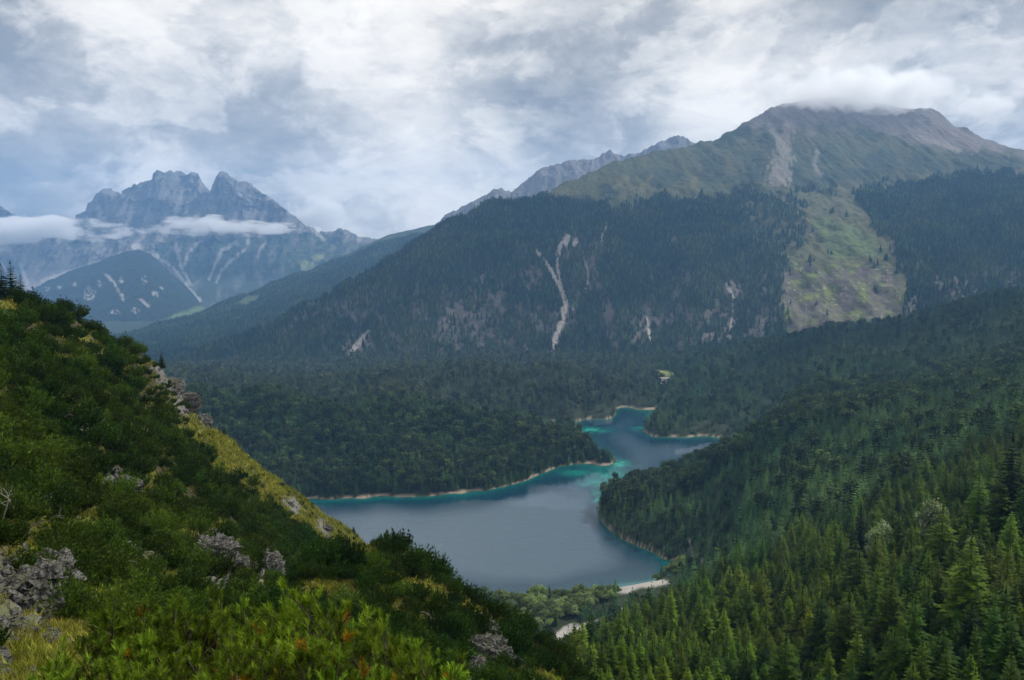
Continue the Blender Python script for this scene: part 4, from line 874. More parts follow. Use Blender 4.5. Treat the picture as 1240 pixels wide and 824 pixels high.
# named trees that stand out from the stand
special = []
def special_tree(px, py, d, h, w_, crown, label, name='spruce', cat='spruce'):
    z = float(zval(np.array([px]), np.array([d]))[0]); q = Pz(px, d, z); tree(name, crown, tr_m, q, h, w_, label, cat); special.append(q)
special_tree(1042, 0, 262, 24, 1.0, sp_dark[0], 'tall dark old spruce standing above the young green spruces')
special_tree(1222, 0, 205, 27, 1.05, sp_dark[1], 'tallest dark spruce beside the silvery leaved tree')
special_tree(1085, 0, 330, 17, .9, sp_dark[0], 'dark spruce behind the silvery leaved tree')
def leafy(seed, n, size, mat, lobes, nm='broadleaf_crown'):
    T = Tri(); r = R_(seed); blob_crown(T, r, lobes, n, size); return T.mesh(nm, mat)
def lob(seed, n=7):
    r = R_(seed); return [(0, 0, .68, .25, .28)] + [(r.normal(0, .16), r.normal(0, .16), .36 + .06 * i + r.normal(0, .04), .17 + .05 * r.random(), .15) for i in range(n)]
def limbs(seed, nm='broadleaf_trunk', r0=.022):
    T = Tri(); r = R_(seed); T.tube([(0, 0, -.05), (.01, 0, .25), (0, .01, .5), (.02, 0, .8)], [r0, r0 * .8, r0 * .5, r0 * .2], 6)
    for i in range(6):
        a = r.random() * 6.28; z = .2 + .09 * i; T.tube([(0, 0, z), (cos(a) * .12, sin(a) * .12, z + .12), (cos(a) * .24, sin(a) * .24, z + .2)], [r0 * .45, r0 * .3, r0 * .1], 4)
    return T.mesh(nm, M_bark)
silver = [leafy(90 + i, 420, .045, M_silver, lob(90 + i, 9)) for i in range(2)]
lt = limbs(5)
def special_leafy(px, d, h, w_, crown, label):
    z = float(zval(np.array([px]), np.array([d]))[0]); q = Pz(px, d, z); tree('broadleaf_tree', crown, lt, q, h, w_, label, 'tree'); special.append(q)
special_leafy(1066, 256, 16, .62, silver[0], 'pale silvery tree leaning on the tall dark old spruce')
special_leafy(1130, 240, 14, .8, silver[1], 'silvery leaved tree rising over the bright green spruces')
special_leafy(1180, 185, 8, .7, silver[0], 'small whitish tree among green spruces below the tallest dark spruce')
sq = np.array([np.array(v) for v in special])
ps = ps[(np.hypot(ps[:, None, 0] - sq[None, :, 0], ps[:, None, 1] - sq[None, :, 1]) > 3.5).all(1)]
# heights: lush young trees low down, taller and sparser at the top of the slope
px_, py_ = proj(ps)
hts = 4.8 + 6.5 * rng.random(len(ps)) ** 1.4 + 2.0 * fbm(ps[:, 0] / 25, ps[:, 1] / 25, 3, 301)
big = rng.random(len(ps)) < np.interp(ps[:, 1], [80, 160, 260, 420], [.0, .02, .10, .16]); hts = np.where(big, 12 + 7 * rng.random(len(ps)), hts)
show = hts / ps[:, 1] * ((px_ > 5) & (px_ < 1235) & (py_ - hts / ps[:, 1] * F < 815) & (py_ > 300))
# a tree hidden by a nearer, taller one counts for less
cand = np.argsort(-show)[:900]
top = {}
for i in sorted(cand, key=lambda i: ps[i, 1]):
    t_ = py_[i] - hts[i] / ps[i, 1] * F; b = int(px_[i] // 9); vis = 0
    wdt = int(max(1, hts[i] / ps[i, 1] * F * .16 // 9))
    lo = min(top.get(b + k, 2000) for k in range(-wdt, wdt + 1)); 
    vis = sum(max(0, min(top.get(b + k, 824), 824) - t_) for k in range(-wdt, wdt + 1)) / (2 * wdt + 1)
    show[i] *= min(1, max(vis, 0) / 12)
    for k in range(-wdt, wdt + 1): top[b + k] = min(top.get(b + k, 2000), t_ + 8)
sel_ = np.argsort(-show)[:275]; rest = np.ones(len(ps), bool); rest[sel_] = False
for i in sel_:
    q = ps[i]
    where = 'above the gravel stream bed' if px_[i] < 800 else 'below the tall dark old spruce' if px_[i] < 1080 else 'under the tallest dark spruce'
    kind_ = 'tall green spruce overtopping the young stand' if big[i] else 'young bright green spruce in the stand'
    tree('spruce', sp_v[rng.integers(0, 6)], tr_m, q, hts[i], 1.15 + .5 * rng.random(), kind_ + ' ' + where, 'spruce', 'spruces of the dense stand ' + where)
pr = ps[rest]; n_p = len(pr)
scatter('spruce_stand', pr, hts[rest], 1.15 + .5 * rng.random(n_p), rng.integers(0, 6, n_p), near_c, 'mass of young green spruces filling the slope between the single trees', 'forest')

# ------------------------------------------------------------------ broadleaf wood on the stream delta
bl = [leafy(100 + i, 110, .085, M_leaf, lob(100 + i, 6)) for i in range(4)]
bl_y = leafy(110, 120, .08, M_leaf_y, lob(110)); bl_l = leafy(111, 120, .08, M_leaf_l, lob(111))
mD = forest_V * delta
pd = sample(V, mD, 1 / 9.); pd = pd[inview(pd)]; pd = thin(pd, 4.3); a1, b1 = proj(pd); pd = pd[~inpoly(a1, b1, [(640, 830), (646, 782), (690, 752), (728, 742), (742, 762), (715, 800), (690, 830)])]
px_, py_ = proj(pd); hd = hvar(len(pd), 5.5, 11)
con = rng.random(len(pd)) < np.interp(pd[:, 1], [560, 620, 650], [.06, .2, .5])
vis_ = (px_ > 575) & (px_ < 815) & (py_ > 700) & (py_ < 800)
idx = np.where(vis_)[0]; order = idx[np.argsort(-hd[idx] / pd[idx, 1])]
used_ = np.zeros(len(pd), bool); nl = 0; ns = 0
for i in order:
    if con[i]:
        if ns >= 60: continue
        ns += 1; h_ = hd[i] * 1.25
        tree('shore_spruce', sp_v[i % 6], tr_m, pd[i], h_, 1.1, 'small dark conifer among the leafy trees by the near shore', 'spruce', 'conifers in the leafy wood by the near shore')
    else:
        if nl >= 285: continue
        nl += 1
        tree('broadleaf_tree', bl[i % 4], lt, pd[i], hd[i], 1.2, 'rounded grey green tree in the wood between the lake and the gravel bed', 'tree', 'rounded trees between the lake and the gravel bed')
    used_[i] = True
pr = pd[~used_]; leafy_c = stuff_coll('src_leafy', [bpy.data.objects.new('l%d' % i, m_) for i, m_ in enumerate(bl)])
scatter('thicket', pr, hd[~used_], np.full(len(pr), 1.2), rng.integers(0, 4, len(pr)), leafy_c, 'low leafy thicket along the near lake shore', 'thicket')
for (a, b, h_, m_, lb) in ((650, 752, 8, bl_y, 'bright yellow tree in the leafy wood'), (655, 735, 9, bl_l, 'light green tree just above the bright yellow one'), (642, 741, 6, bl_l, 'small light green tree beside the bright yellow one')):
    x, y, z = ray(a, b); d = float(-(H - 2) / z * y); tree('broadleaf_tree', m_, lt, Pz(a, d, float(zval(np.array([a]), np.array([d]))[0])), h_, 1.1, lb, 'tree')
for (a, b, h_, m_, lb) in ((381, 577, 15, bl_y, 'yellowing tree in the dark wood across the lake'), (372, 583, 12, bl_l, 'pale green tree beside the yellowing tree across the lake'), (388, 572, 12, bl_l, 'pale green tree behind the yellowing tree across the lake')):
    x, y, z = ray(a, b); d = float(-(H - 8) / z * y); tree('broadleaf_tree', m_, lt, Pz(a, d, float(zval(np.array([a]), np.array([d]))[0])), h_, 1.6, lb, 'tree')

# ------------------------------------------------------------------ mountain pine scrub on the near slopes
def dwarf(seed, nb_, k):
    """upswept branches that lean outward and end in bursts of needles"""
    T = Tri(); r = R_(seed)
    a = r.random(nb_) * 6.283; q_ = .56 * r.random(nb_) ** .55; zt = (.86 - 1.1 * q_ ** 2) * (.62 + .5 * r.random(nb_)); zt = zt * (.8 + .35 * np.sin(a * 2 + seed) * np.sin(a * 3 + 1))
    end = np.stack([np.cos(a) * q_ * 1.15, np.sin(a) * q_ * 1.15, zt], -1); mid = np.stack([np.cos(a) * q_ * .95, np.sin(a) * q_ * .95, zt * .35], -1)
    for j in range(5):
        s_ = .35 + .16 * j + .06 * r.random((nb_, 1)); p = (1 - s_) ** 2 * 0 + 2 * s_ * (1 - s_) * mid + s_ ** 2 * end; dr = unit(end * [.7, .7, 1] + np.array([0, 0, .25]))
        for b in range(k):
            e = unit(dr + r.normal(0, .5, (nb_, 3))); l_ = .12 * (.7 + .6 * r.random((nb_, 1))); sd = unit(np.cross(e, r.normal(0, 1, (nb_, 3)))) * .017
            T.tris(p - sd, p + sd, p + e * l_)
    return T.mesh('pine_scrub', M_dwarf)
dw = [dwarf(130 + i, 115, 6) for i in range(5)]
def stems(seed):
    T = Tri(); r = R_(seed)
    for i in range(7):
        a = 6.28 * i / 7 + r.normal(0, .3); q_ = .35 + .2 * r.random(); T.tube([(0, 0, -.15), (cos(a) * q_ * .6, sin(a) * q_ * .6, .12), (cos(a) * q_, sin(a) * q_, .45)], [.035, .025, .01], 4)
    return T.mesh('scrub_stems', M_bark)
dst = stems(1)
dw_c = stuff_coll('src_dwarf', [bpy.data.objects.new('d%d' % i, m_) for i, m_ in enumerate(dw)])
a_ = np.clip(shrub_F, 0, 1); a_[:8] = 0
pF = sample(GF, a_, 1 / 1.3); pF = pF[(inview(pF, 60))]
pG = sample(GG, np.clip(shrub_G, 0, 1), 1 / 1.1); pG = pG[inview(pG, 60)]
def thin2(p, k): 
    r = np.interp(p[:, 1], [30, 90, 250], [1.45, 2.05, 2.7]) * k; keep = []; cell = {}
    for i, q in enumerate(p):
        kk = tuple((q // 3.4).astype(int)); ok = True
        for a in (-1, 0, 1):
            for b in (-1, 0, 1):
                for c in (-1, 0, 1):
                    for j in cell.get((kk[0] + a, kk[1] + b, kk[2] + c), ()):
                        if ((p[j] - q) ** 2).sum() < r[i] ** 2: ok = False; break
        if ok: keep.append(i); cell.setdefault(kk, []).append(i)
    return p[keep]
pF = thin2(pF, 1.0); pG = thin2(pG, .95)
pS = np.concatenate([pF, pG]); onG = np.arange(len(pS)) >= len(pF)
px_, py_ = proj(pS)
# scrub grows in irregular drifts with the ground showing between
drift = fbm(pS[:, 0] / 9, (pS[:, 1] + pS[:, 2]) / 9, 4, 401)
keep = (drift > -.30) | (rng.random(len(pS)) < .35); pS, px_, py_, onG, drift = pS[keep], px_[keep], py_[keep], onG[keep], drift[keep]
edge = streak(px_, py_, [(205, 452), (240, 504), (280, 538), (340, 585), (400, 628), (432, 652)], 34, 34, 8)
sz = np.clip(2.1 + 1.7 * rng.random(len(pS)) ** 1.3 + 1.6 * drift, 1.2, 4.4) * (1 - .5 * edge) * np.interp(pS[:, 1], [25, 60, 140], [.6, .8, 1.05])
show = sz / pS[:, 1] * (px_ > 5) * (px_ < 740) * (py_ < 815) * (py_ > 330)
show = np.where((px_ > 90) & (px_ < 480) & (py_ > 745), 0, show)
cand = np.argsort(-show)[:700]; pick_ = []
occ = {}
for i in sorted(cand, key=lambda i: pS[i, 1]):
    k = (int(px_[i] // 14), int((py_[i] - sz[i] / pS[i, 1] * 500) // 12))
    if occ.get(k, 0) < 1: pick_.append(i)
    occ[k] = occ.get(k, 0) + 1
pick_ = sorted(pick_, key=lambda i: -show[i])[:290]; rest = np.ones(len(pS), bool); rest[pick_] = False
for i in pick_:
    q = pS[i]
    if onG[i]: lb, gp = 'dark mountain pine bush on the rocky knoll above the lake', 'mountain pines on the knoll'
    elif px_[i] < 130: lb, gp = 'dark mountain pine bush among the pale outcrops at the edge of the slope', 'mountain pines round the big outcrop'
    elif py_[i] < 600: lb, gp = 'dark mountain pine bush on the steep slope beside the grassy edge', 'mountain pines beside the grassy edge'
    else: lb, gp = 'dark mountain pine bush on the hollow slope above the near bright pines', 'mountain pines above the near bright ones'
    e = link('mountain_pine', None, loc=q, label=lb, cat='pine bush', group=gp); s_ = sz[i]; e.scale = (s_, s_, s_ * (.8 + .3 * rng.random())); e.rotation_euler = (0, 0, rng.random() * 6.28)
    link('foliage', dw[rng.integers(0, 5)], e); link('stem', dst, e)
pr = pS[rest]
scatter('pine_scrub', pr, sz[rest] * .9, np.full(len(pr), 1.1), rng.integers(0, 5, len(pr)), dw_c, 'unbroken dark green mountain pine scrub covering the near slopes', 'scrub')
print('counts', len(ps), len(pd), len(pS))
# conifers standing on the skyline of the hillside
for (a, b, h_, lb) in ((14, 362, 6.5, 'dark spruce standing at the top edge of the hillside beside the grass'), (3, 362, 5.5, 'dark spruce behind the grass at the very top of the hillside'), (42, 372, 3.2, 'small spruce on the crest just below the dark pair'),
                       (96, 392, 3.4, 'lone small spruce on the hillside crest'), (128, 407, 2.6, 'tiny spruce on the crest below the lone small one'), (196, 446, 4.0, 'bushy spruce on the brink above the rock face'), (27, 366, 4.5, 'spruce just beside the dark pair on the crest'),
                       (236, 500, 3.2, 'bush like spruce clinging below the rock face'), (274, 528, 3.5, 'small spruce at the edge of the yellow grass'), (428, 650, 4.0, 'small spruce at the foot of the yellow grass')):
    d = float(np.interp(a, [c[0] for c in crestF], [c[2] for c in crestF])); q = ground_at(a, b, GF)
    if q is not None: tree('spruce', sp_dark[0 if a % 2 else 1], tr_m, q, h_, 1.25, lb, 'spruce')

# loose stones under the outcrops
st_c = stuff_coll('src_stone', [bpy.data.objects.new('st%d' % i, stone_src(i)) for i in range(3)])
pp = sample(GF, np.clip(rockF + .15 * gr, 0, 1) * (GF[..., 1] > 22) * np.where(GF[..., 1] < 80, 6, 1), 2600); pp = pp[inview(pp, 30)]; ss_ = .10 + .45 * rng.random(len(pp)) ** 3
scatter('rubble', pp, ss_, np.full(len(pp), 1.3), rng.integers(0, 3, len(pp)), st_c, 'loose grey stones lying under the outcrops of the hillside', 'rubble', tilt=.5)
# grass on open ground
T = Tri(); r = R_(7); k = 26
b_ = np.stack([r.normal(0, .22, k), r.normal(0, .22, k), np.zeros(k)], -1); e_ = b_ + np.stack([r.normal(0, .14, k), r.normal(0, .14, k), .28 + .25 * r.random(k)], -1); s_ = unit(r.normal(0, 1, (k, 3)) * [1, 1, 0]) * .025
T.tris(b_ - s_, b_ + s_, e_); gr_c = stuff_coll('src_grass', [bpy.data.objects.new('g', T.mesh('g', M_grass))])
gF = np.clip(1.15 - rockF * 1.1 - 0 * rockF, 0, 1) * (GF[..., 1] > 18); gF[:8] = 0
p1 = sample(GF, gF * np.where(GF[..., 1] < 60, 9.0, np.where(GF[..., 1] < 110, 2.0, .8)) * (.35 + gr), 42000); p2 = sample(GG, np.clip(1 - rockG, 0, 1), 9000); pg = np.concatenate([p1, p2]); pg = pg[inview(pg, 40)]
hg = np.interp(pg[:, 1], [20, 100, 250], [.7, 1.2, 1.9]) * (.6 + .7 * rng.random(len(pg)))
scatter('grass', pg, hg, np.full(len(pg), 1.3), np.zeros(len(pg), int), gr_c, 'yellow green grass on the open parts of the hillside', 'grass')

# ------------------------------------------------------------------ bright mountain pines right below the viewpoint
def shoot(T, r, p0, d, ln, nn, nl):
    d = d / np.linalg.norm(d); s_ = np.linspace(.15, 1.0, nn)[:, None]; p = p0 + d * ln * s_
    u = unit(np.cross(d, r.normal(0, 1, (nn, 3)))); e = unit(d * (.75 + .5 * s_) + u * 1.0) * nl * (.7 + .5 * r.random((nn, 1))); w_ = unit(np.cross(e, d)) * nl * .055
    T.tris(p - w_, p + w_, p + e)
def bush(seed, Hh, R, nprim, nsec, upright=1.0):
    r = R_(seed); T = Tri(); B = Tri(); tips = []; sh_ = []
    for i in range(nprim):
        a = 6.283 * i / nprim + r.normal(0, .25); q_ = R * (.25 + .8 * r.random() ** .7); zt = Hh * (1.02 - .45 * (q_ / R) ** 2) * (.82 + .26 * r.random())
        c0 = np.array([0, 0, -.2]); c1 = np.array([cos(a) * q_ * .75, sin(a) * q_ * .75, zt * .3]); c2 = np.array([cos(a) * q_, sin(a) * q_, zt])
        t = np.linspace(0, 1, 9)[:, None]; cur = (1 - t) ** 2 * c0 + 2 * t * (1 - t) * c1 + t ** 2 * c2
        B.tube(cur, .035 * (1 - .8 * t[:, 0]) + .004, 5); tips.append((c2, unit(c2 - c1)))
        for j in range(nsec):
            s_ = .38 + .6 * r.random(); p0 = (1 - s_) ** 2 * c0 + 2 * s_ * (1 - s_) * c1 + s_ ** 2 * c2
            dr = unit(np.array([r.normal(0, .6), r.normal(0, .6), .75 * upright])); l2 = (.22 + .34 * r.random()) * (1.25 - .5 * s_); p1 = p0 + dr * l2
            B.tube([p0, p0 + dr * l2 * .5, p1], [.012, .009, .005], 3); tips.append((p1, dr)); tips.append((p0 + dr * l2 * .55, unit(dr + r.normal(0, .5, 3))))
    for p0, d in tips:
        k = 1 + r.integers(0, 3)
        tip_shade = .35 + .65 * np.clip((p0[2] / Hh - .45) / .5, 0, 1); fat = r.random() < .05 and p0[2] < Hh * .85  # interior shade put into colour: lower shoots darker; fresh tips lighter
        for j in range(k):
            b0 = T.n; dd = unit(d * .7 + np.array([0, 0, .8]) + r.normal(0, .42, 3)); shoot(T, r, p0, dd, .10 + .09 * r.random(), 42, .082); q2 = tip_shade * (.45 + .85 * r.random()); sh_.append(np.tile((q2 * 2.0, q2 * .75, q2 * .6) if fat else (q2, q2, q2), (T.n - b0, 1)))
    return tri_mesh('needles', np.concatenate(T.v), np.concatenate(T.f), [M_bush], attrs={'shoot': ('FLOAT_COLOR', np.concatenate(sh_))}), B.mesh('branches', M_bark), tips
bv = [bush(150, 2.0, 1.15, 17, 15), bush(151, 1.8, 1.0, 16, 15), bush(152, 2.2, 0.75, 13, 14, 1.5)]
def cone_mesh():
    T = Tri(); k = 7
    for i in range(7):
        z = i * .011; rr = .022 * sin(pi * (i + 1.2) / 8.6) + .004; a = np.arange(k) * 6.283 / k + i * .45
        c = np.stack([np.cos(a) * rr, np.sin(a) * rr, np.full(k, z)], -1); s_ = np.stack([-np.sin(a), np.cos(a), np.zeros(k)], -1) * .011
        T.tris(c * [.3, .3, 1] - s_, c * [.3, .3, 1] + s_, c * [1.25, 1.25, 1] + [0, 0, .012]); T.tris(c * [.3, .3, 1] + s_, c * [.3, .3, 1] - s_, c * [1.1, 1.1, 1] - [0, 0, .004])
    T.tube([(0, 0, 0), (0, 0, .04), (0, 0, .08)], [.012, .016, .004], 6); return T.mesh('cone', M_cone)
cm = cone_mesh()
bushes = [(160, 722, 9.6, 2, 1.0, 'upright young pine with a bare lower stem'), (270, 730, 9.4, 0, 1.0, 'bushiest bright pine carrying dark cones'), (330, 724, 9.9, 2, .85, 'narrow bright pine behind the bushiest one'), (215, 752, 10.2, 1, 1.0, 'bright pine between the upright and the bushiest one'),
          (385, 742, 9.2, 1, 1.1, 'bright pine with bronze shoots'), (440, 762, 9.5, 0, .9, 'low bright pine at the outer edge of the near thicket'), (110, 790, 8.6, 1, .9, 'low bright pine over the grassy ledge'), (330, 775, 7.2, 0, .8, 'low pine close under the viewpoint'),
          (230, 800, 7.0, 1, .8, 'dark based pine close under the viewpoint'), (425, 806, 7.4, 2, .8, 'small pine close under the bronze one'), (500, 800, 10.5, 1, .9, 'outermost bright pine above the drop')]
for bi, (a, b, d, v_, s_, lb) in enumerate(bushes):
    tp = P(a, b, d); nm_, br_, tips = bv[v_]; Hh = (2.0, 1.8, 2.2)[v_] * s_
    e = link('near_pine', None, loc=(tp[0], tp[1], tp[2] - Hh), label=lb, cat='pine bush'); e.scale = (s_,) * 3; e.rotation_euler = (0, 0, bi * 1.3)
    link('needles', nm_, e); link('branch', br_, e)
    rr = R_(500 + bi)
    for q_ in rr.choice(len(tips), 9, replace=False):
        c = link('cone', cm, e, loc=tips[q_][0] + np.array([0, 0, .01])); c.scale = (1.1,) * 3; c.rotation_euler = (rr.normal(0, .7), rr.normal(0, .7), 0)

# ------------------------------------------------------------------ rocks, dead wood, houses
rk = [rock_mesh(i, 6 if i < 3 else 3, .75) for i in range(6)]
crops = [(20, 722, 3.0, 'big grey outcrop streaked with dead roots beside the grassy ledge'), (40, 702, 2.2, 'broken grey rock just above the big outcrop'), (72, 692, 1.6, 'tilted pale slab beside the dead branches'), (136, 588, 2.9, 'pale rounded outcrop in the middle of the scrub'),
         (128, 600, 2.0, 'rock at the foot of the pale rounded outcrop'), (250, 678, 2.4, 'grey cliff block above the bright pines'), (274, 690, 2.5, 'tall cracked cliff block above the bright pines'), (322, 692, 2.2, 'dark cliff block beside the tall cracked one'), (362, 704, 1.3, 'flat whitish rock below the cliff blocks'),
         (205, 462, 4.0, 'upper rock of the brink cliff'), (222, 484, 4.6, 'middle rock of the brink cliff'), (243, 510, 4.2, 'lowest rock of the brink cliff'), (350, 612, 2.2, 'grey rock in the scrub beside the yellow grass'), (393, 640, 2.6, 'rock at the foot of the yellow grass'),
         (582, 765, 2.2, 'pale rock on the outer flank of the knoll'), (590, 800, 2.8, 'large cliff block low on the knoll'), (446, 738, 1.4, 'small pale rock in the knoll scrub'), (8, 438, 2.0, 'pale rock at the edge of the upper slope'), (68, 606, 1.4, 'little dark rock in the upper scrub'), (572, 822, 2.2, 'broken rock at the knoll foot')]
for i, (a, b, s_, lb) in enumerate(crops):
    q = ground_at(a, b, GG if a > 430 else GF)
    if q is None: continue
    o = link('rock', rk[i % 3], loc=(q[0], q[1] + s_ * .55, q[2] - s_ * .35), label=lb, cat='rock'); r = R_(i); s_ *= {0: .95, 5: 1.2, 6: 1.2, 7: 1.1, 14: 1.1, 15: 1.1}.get(i, .75); o.scale = (s_ * (.8 + .4 * r.random()), s_ * .8, s_ * (.75 + .4 * r.random())); o.rotation_euler = (r.normal(0, .3), r.normal(0, .3), r.random() * 6)
# boulders on the stream bed and at the tip of the peninsula
r = R_(44); gv = []
for i in range(70):
    a = r.uniform(664, 716); b = 786 - (a - 660) * .5 + r.normal(0, 5); x, y, z = ray(a, b); d = float(-(H - 3.5) / z * y); zz_ = float(zval(np.array([a]), np.array([d]))[0])
    o = link('boulder', rk[3 + i % 3], loc=Pz(a, d, zz_ + .2), label='pale boulder strewn on the gravel stream bed', cat='boulder', group='boulders on the gravel stream bed'); s_ = .5 + 1.3 * r.random() ** 2; o.scale = (s_ * 1.2, s_, s_ * .7); o.rotation_euler = (0, 0, r.random() * 6)
for i in range(16):
    a = 731 + r.random() * 14; b = 558.5 + r.normal(0, 1.2); x, y, z = ray(a, b); d = float(-H / z * y)
    o = link('boulder', rk[3 + i % 3], loc=Pz(a, d, .3), label='boulder at the tip of the narrow peninsula', cat='boulder', group='boulders at the tip of the peninsula'); s_ = 1.2 + 1.6 * r.random(); o.scale = (s_ * 1.2, s_, s_ * .9); o.rotation_euler = (0, 0, r.random() * 6)
for a, b in ((737, 556), (742, 557.5)):
    x, y, z = ray(a, b); d = float(-H / z * y); tree('broadleaf_tree', bl[0], lt, Pz(a, d, .5), 5.5, 1.0, 'small tree on the boulders at the tip of the peninsula', 'tree', 'trees on the peninsula tip')
# bleached dead branches
for i, (a, b, L_, an, lb) in enumerate(((14, 640, 3.2, 1.5, 'upright bleached dead branch beside the scrub'), (24, 632, 2.6, 1.9, 'forked bleached branch leaning over'), (62, 640, 3.0, .2, 'curved dead root over the pale slab'), (45, 660, 2.6, .7, 'twisted dead root on the grassy bank'), (10, 668, 2.6, 2.2, 'hooked dead root at the edge of the big outcrop'),
                                        (100, 652, 2.4, -.3, 'thin dead branch lying on the grass'), (118, 528, 3.4, .9, 'pale dead branch above the rounded outcrop'), (75, 515, 3.0, .3, 'bleached root in the upper scrub'), (12, 428, 3.2, -.4, 'pale dead log on the upper slope'), (168, 572, 2.4, 1.4, 'upright dead stub beside the rounded outcrop'),
                                        (152, 690, 1.8, .2, 'grey dead root above the grassy ledge'), (108, 735, 1.6, -.3, 'pair of short dead sticks on the ledge'), (438, 738, 1.8, 1.3, 'upright dead twig on the knoll'), (508, 745, 2.4, -.6, 'arched dead branch hanging on the knoll'), (305, 530, 2.0, .5, 'dead twig in the scrub under the yellow grass'))):
    q = ground_at(a, b, GG if a > 430 else GF)
    if q is None: continue
    r = R_(600 + i); T = Tri(); t = np.linspace(0, 1, 8)
    L_ *= .72; main = np.stack([cos(an) * t * L_ + .18 * L_ * np.sin(t * 3 + i), -.1 * t, sin(an) * t * L_ + .12 * L_ * np.sin(t * 4)], -1); T.tube(main, ( .045 * (1 - .8 * t) + .008), 5)
    for j in range(4):
        k = 2 + j; dd = unit(r.normal(0, 1, 3) + np.array([cos(an), 0, sin(an)])) * L_ * .35; T.tube([main[k], main[k] + dd * .5 + [0, 0, .05], main[k] + dd], [.018, .012, .005], 4)
    link('dead_branch', T.mesh('dead_branch', M_dead), loc=q + np.array([0, -1.0, .8]), label=lb, cat='dead wood')
# far houses
M_wall = plain_mat('house_plaster', (.72, .70, .66), .8, (.66, .64, .6)); M_roof = plain_mat('house_roof', (.30, .27, .25), .8); M_glass = plain_mat('window_glass', (.03, .035, .04), .2)
def boxm(T, c, s_):
    x, y, z = c; a, b, h_ = s_[0] / 2, s_[1] / 2, s_[2]
    v = [(x - a, y - b, z), (x + a, y - b, z), (x + a, y + b, z), (x - a, y + b, z), (x - a, y - b, z + h_), (x + a, y - b, z + h_), (x + a, y + b, z + h_), (x - a, y + b, z + h_)]
    T.add(v, [(0, 1, 5), (0, 5, 4), (1, 2, 6), (1, 6, 5), (2, 3, 7), (2, 7, 6), (3, 0, 4), (3, 4, 7), (4, 5, 6), (4, 6, 7), (0, 2, 1), (0, 3, 2)])
house_pts = []
def house(px, py, d, sx_, sy_, sz_, rz, lb):
    q = P(px, py, d); e = link('house', None, loc=q, label=lb, cat='house'); e.rotation_euler = (0, 0, rz)
    T = Tri(); boxm(T, (0, 0, -6), (sx_, sy_, sz_ + 6)); T.add([(-sx_ / 2, -sy_ / 2, sz_), (-sx_ / 2, sy_ / 2, sz_), (-sx_ / 2, 0, sz_ + sy_ * .28), (sx_ / 2, -sy_ / 2, sz_), (sx_ / 2, sy_ / 2, sz_), (sx_ / 2, 0, sz_ + sy_ * .28)], [(0, 1, 2), (3, 5, 4)]); link('wall', T.mesh('wall', M_wall), e)
    T = Tri(); o_ = 1.0
    for sg in (-1, 1):
        v = [(-sx_ / 2 - o_, sg * (sy_ / 2 + o_), sz_ - .25), (sx_ / 2 + o_, sg * (sy_ / 2 + o_), sz_ - .25), (sx_ / 2 + o_, 0, sz_ + sy_ * .28 + .06), (-sx_ / 2 - o_, 0, sz_ + sy_ * .28 + .06)]; v += [(a, b, c + .3) for a, b, c in v]
        T.add(v, [(0, 1, 2), (0, 2, 3), (4, 6, 5), (4, 7, 6), (0, 4, 5), (0, 5, 1), (1, 5, 6), (1, 6, 2), (3, 7, 4), (3, 4, 0)])
    link('roof', T.mesh('roof', M_roof), e)
    for k in range(3):
        T = Tri(); boxm(T, ((k - 1) * sx_ * .3, -sy_ / 2 - .04, sz_ * .5), (1.2, .08, 1.3)); link('window', T.mesh('window', M_glass), e)
house(654, 466, 1610, 15, 10, 11, .5, 'pale inn with a grey roof on the hill beyond the lake'); house(665, 465, 1640, 12, 9, 7, -.4, 'white house next to the pale inn'); house(671, 467, 1600, 8, 8, 7, .2, 'smallest white house next to the pale inn')
house(804, 461, 1700, 20, 9, 4, .1, 'low white house in front of the bright clearing'); house(1009, 482, 1000, 6, 4, 3, .3, 'small white hut at the top of the forest track'); house(1064, 559, 600, 4, 3, 2.5, -.2, 'small white hut at the roadside clearing')

# ------------------------------------------------------------------ clouds that touch the mountains, added shade clouds, and the air
def cloud_mat(name, dens_, ns, thr, off, stretch=(1, 1, 1)):
    m, N, L = new_mat(name); tcn = nd(N, 'ShaderNodeTexCoord')
    ln = nd(N, 'ShaderNodeVectorMath', operation='LENGTH'); L.new(tcn.outputs['Object'], ln.inputs[0])
    g = nd(N, 'ShaderNodeNewGeometry'); mp = nd(N, 'ShaderNodeMapping'); mp.inputs['Scale'].default_value = stretch; L.new(g.outputs['Position'], mp.inputs[0])
    n = noise(N, L, mp.outputs[0], ns, 5, .6, .3, off)
    fall = mth(N, L, 'SUBTRACT', 1.0, mth(N, L, 'POWER', ln.outputs[1], 2.0))
    s_ = mth(N, L, 'SUBTRACT', mth(N, L, 'ADD', mth(N, L, 'MULTIPLY', fall, .9), mth(N, L, 'MULTIPLY', n, 3.6)), thr + 1.6)
    mr = nd(N, 'ShaderNodeMapRange'); mr.inputs[1].default_value = 0; mr.inputs[2].default_value = .25; mr.inputs[3].default_value = 0; mr.inputs[4].default_value = dens_; L.new(s_, mr.inputs[0])
    v_ = nd(N, 'ShaderNodeVolumePrincipled'); v_.inputs['Color'].default_value = (.97, .98, 1, 1); v_.inputs['Anisotropy'].default_value = .35; L.new(mr.outputs[0], v_.inputs['Density'])
    o = nd(N, 'ShaderNodeOutputMaterial'); L.new(v_.outputs[0], o.inputs['Volume']); return m
def ball():
    import bmesh
    bm = bmesh.new(); bmesh.ops.create_icosphere(bm, subdivisions=3, radius=1.0); me = bpy.data.meshes.new('cloud'); bm.to_mesh(me); bm.free(); return me
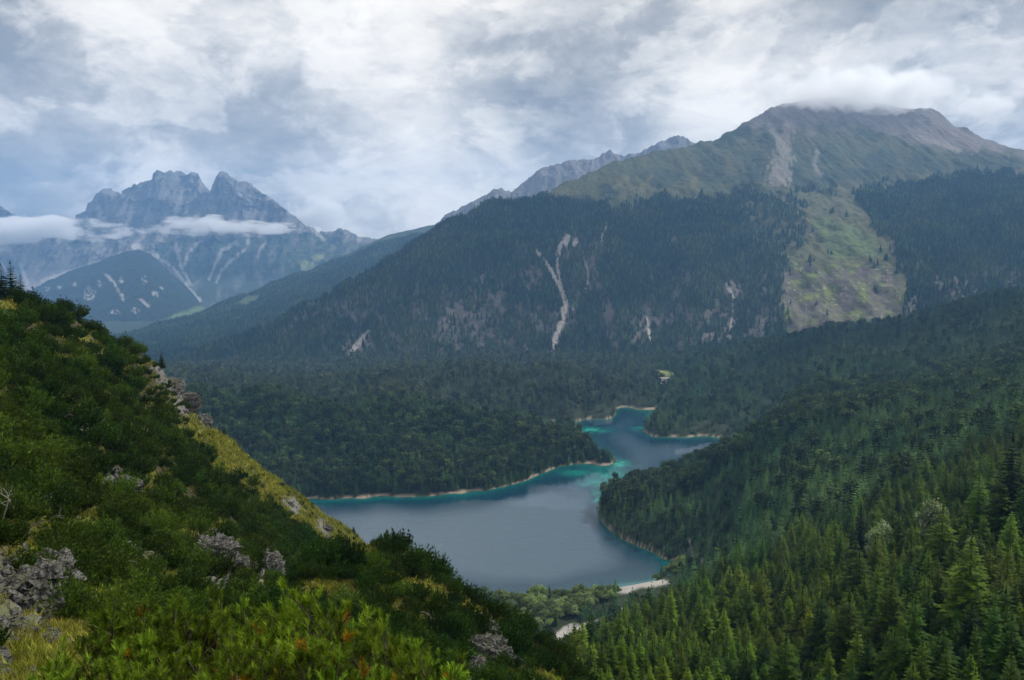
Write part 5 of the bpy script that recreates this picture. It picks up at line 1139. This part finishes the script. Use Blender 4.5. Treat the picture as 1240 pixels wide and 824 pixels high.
def cloud(px, py, d, rx, ry, dep, dens_, ns, thr, lb, off=(0, 0, 0), stretch=(1, 1, 1)):
    me = ball(); me.materials.append(cloud_mat('cloud', dens_, ns, thr, off, stretch)); q = P(px, py, d); k = d / F
    o = link('cloud', me, loc=q, label=lb, cat='cloud', kind='stuff'); o.scale = (rx * k, dep, ry * k); return o
cloud(35, 279, 8500, 128, 20, 300, .011, .0044, .55, 'flat white cloud bank lying against the far rock wall', (5, 0, 0), (.5, .5, 1.3))
cloud(262, 274, 8350, 128, 14, 240, .010, .0058, .58, 'thin white cloud strip in front of the twin peaks', (90, 40, 0), (.5, .5, 1.3))
cloud(385, 262, 9300, 46, 30, 260, .010, .0060, .70, 'small torn cloud on the shoulder of the twin peaks', (9, 0, 70))
cloud(1195, 128, 5100, 34, 16, 200, .006, .010, .55, 'small cloud puff beside the summit shoulder', (3, 50, 0))
cloud(1035, 114, 4880, 135, 30, 420, .0060, .0080, .45, 'cloud cap hiding the summit of the big mountain', (30, 0, 0))
M_shade_cloud = plain_mat('shade_cloud_white', (.8, .8, .8), 1.0, (.7, .7, .7))
def shade_cloud(tx, ty, tz, rx, ry, lb, seed):  # added cloud, out of view, placed towards the sun to shade the target
    h = 2450.0; k = (h - tz) / math.tan(SUN_EL); me = ball(); v = np.empty(len(me.vertices) * 3); me.vertices.foreach_get('co', v); v = v.reshape(-1, 3)
    v = v * (1 + .35 * fbm(v[:, 0] * 1.7 + seed, v[:, 1] * 1.7 + v[:, 2], 5, seed))[:, None]; me.vertices.foreach_set('co', v.ravel()); me.materials.append(M_shade_cloud)
    for p_ in me.polygons: p_.use_smooth = True
    o = link('cloud', me, loc=(tx + sin(SUN_AZ) * k, ty + cos(SUN_AZ) * k, h), label=lb, cat='cloud', kind='stuff'); o.scale = (rx, ry, 170)
shade_cloud(-500, 3150, 350, 900, 520, 'unseen cloud added to shade the main mountain flank', 3)
shade_cloud(330, 3000, 300, 420, 380, 'small unseen cloud added to shade the scree gully', 6)
shade_cloud(1050, 1800, 150, 520, 420, 'unseen cloud added to shade the wooded hill beside the big mountain', 9)
m, N, L = new_mat('air'); v_ = nd(N, 'ShaderNodeVolumePrincipled'); v_.inputs['Color'].default_value = (.28, .55, 1.0, 1); v_.inputs['Density'].default_value = 6.8e-5; v_.inputs['Anisotropy'].default_value = .1
o = nd(N, 'ShaderNodeOutputMaterial'); L.new(v_.outputs[0], o.inputs['Volume'])
T = Tri(); boxm(T, (0, 5000, -85.0), (23000, 13200, 85 + 1640)); hz_ = link('haze', T.mesh('haze', m), kind='stuff', label='blue mountain haze filling the whole valley', cat='haze')
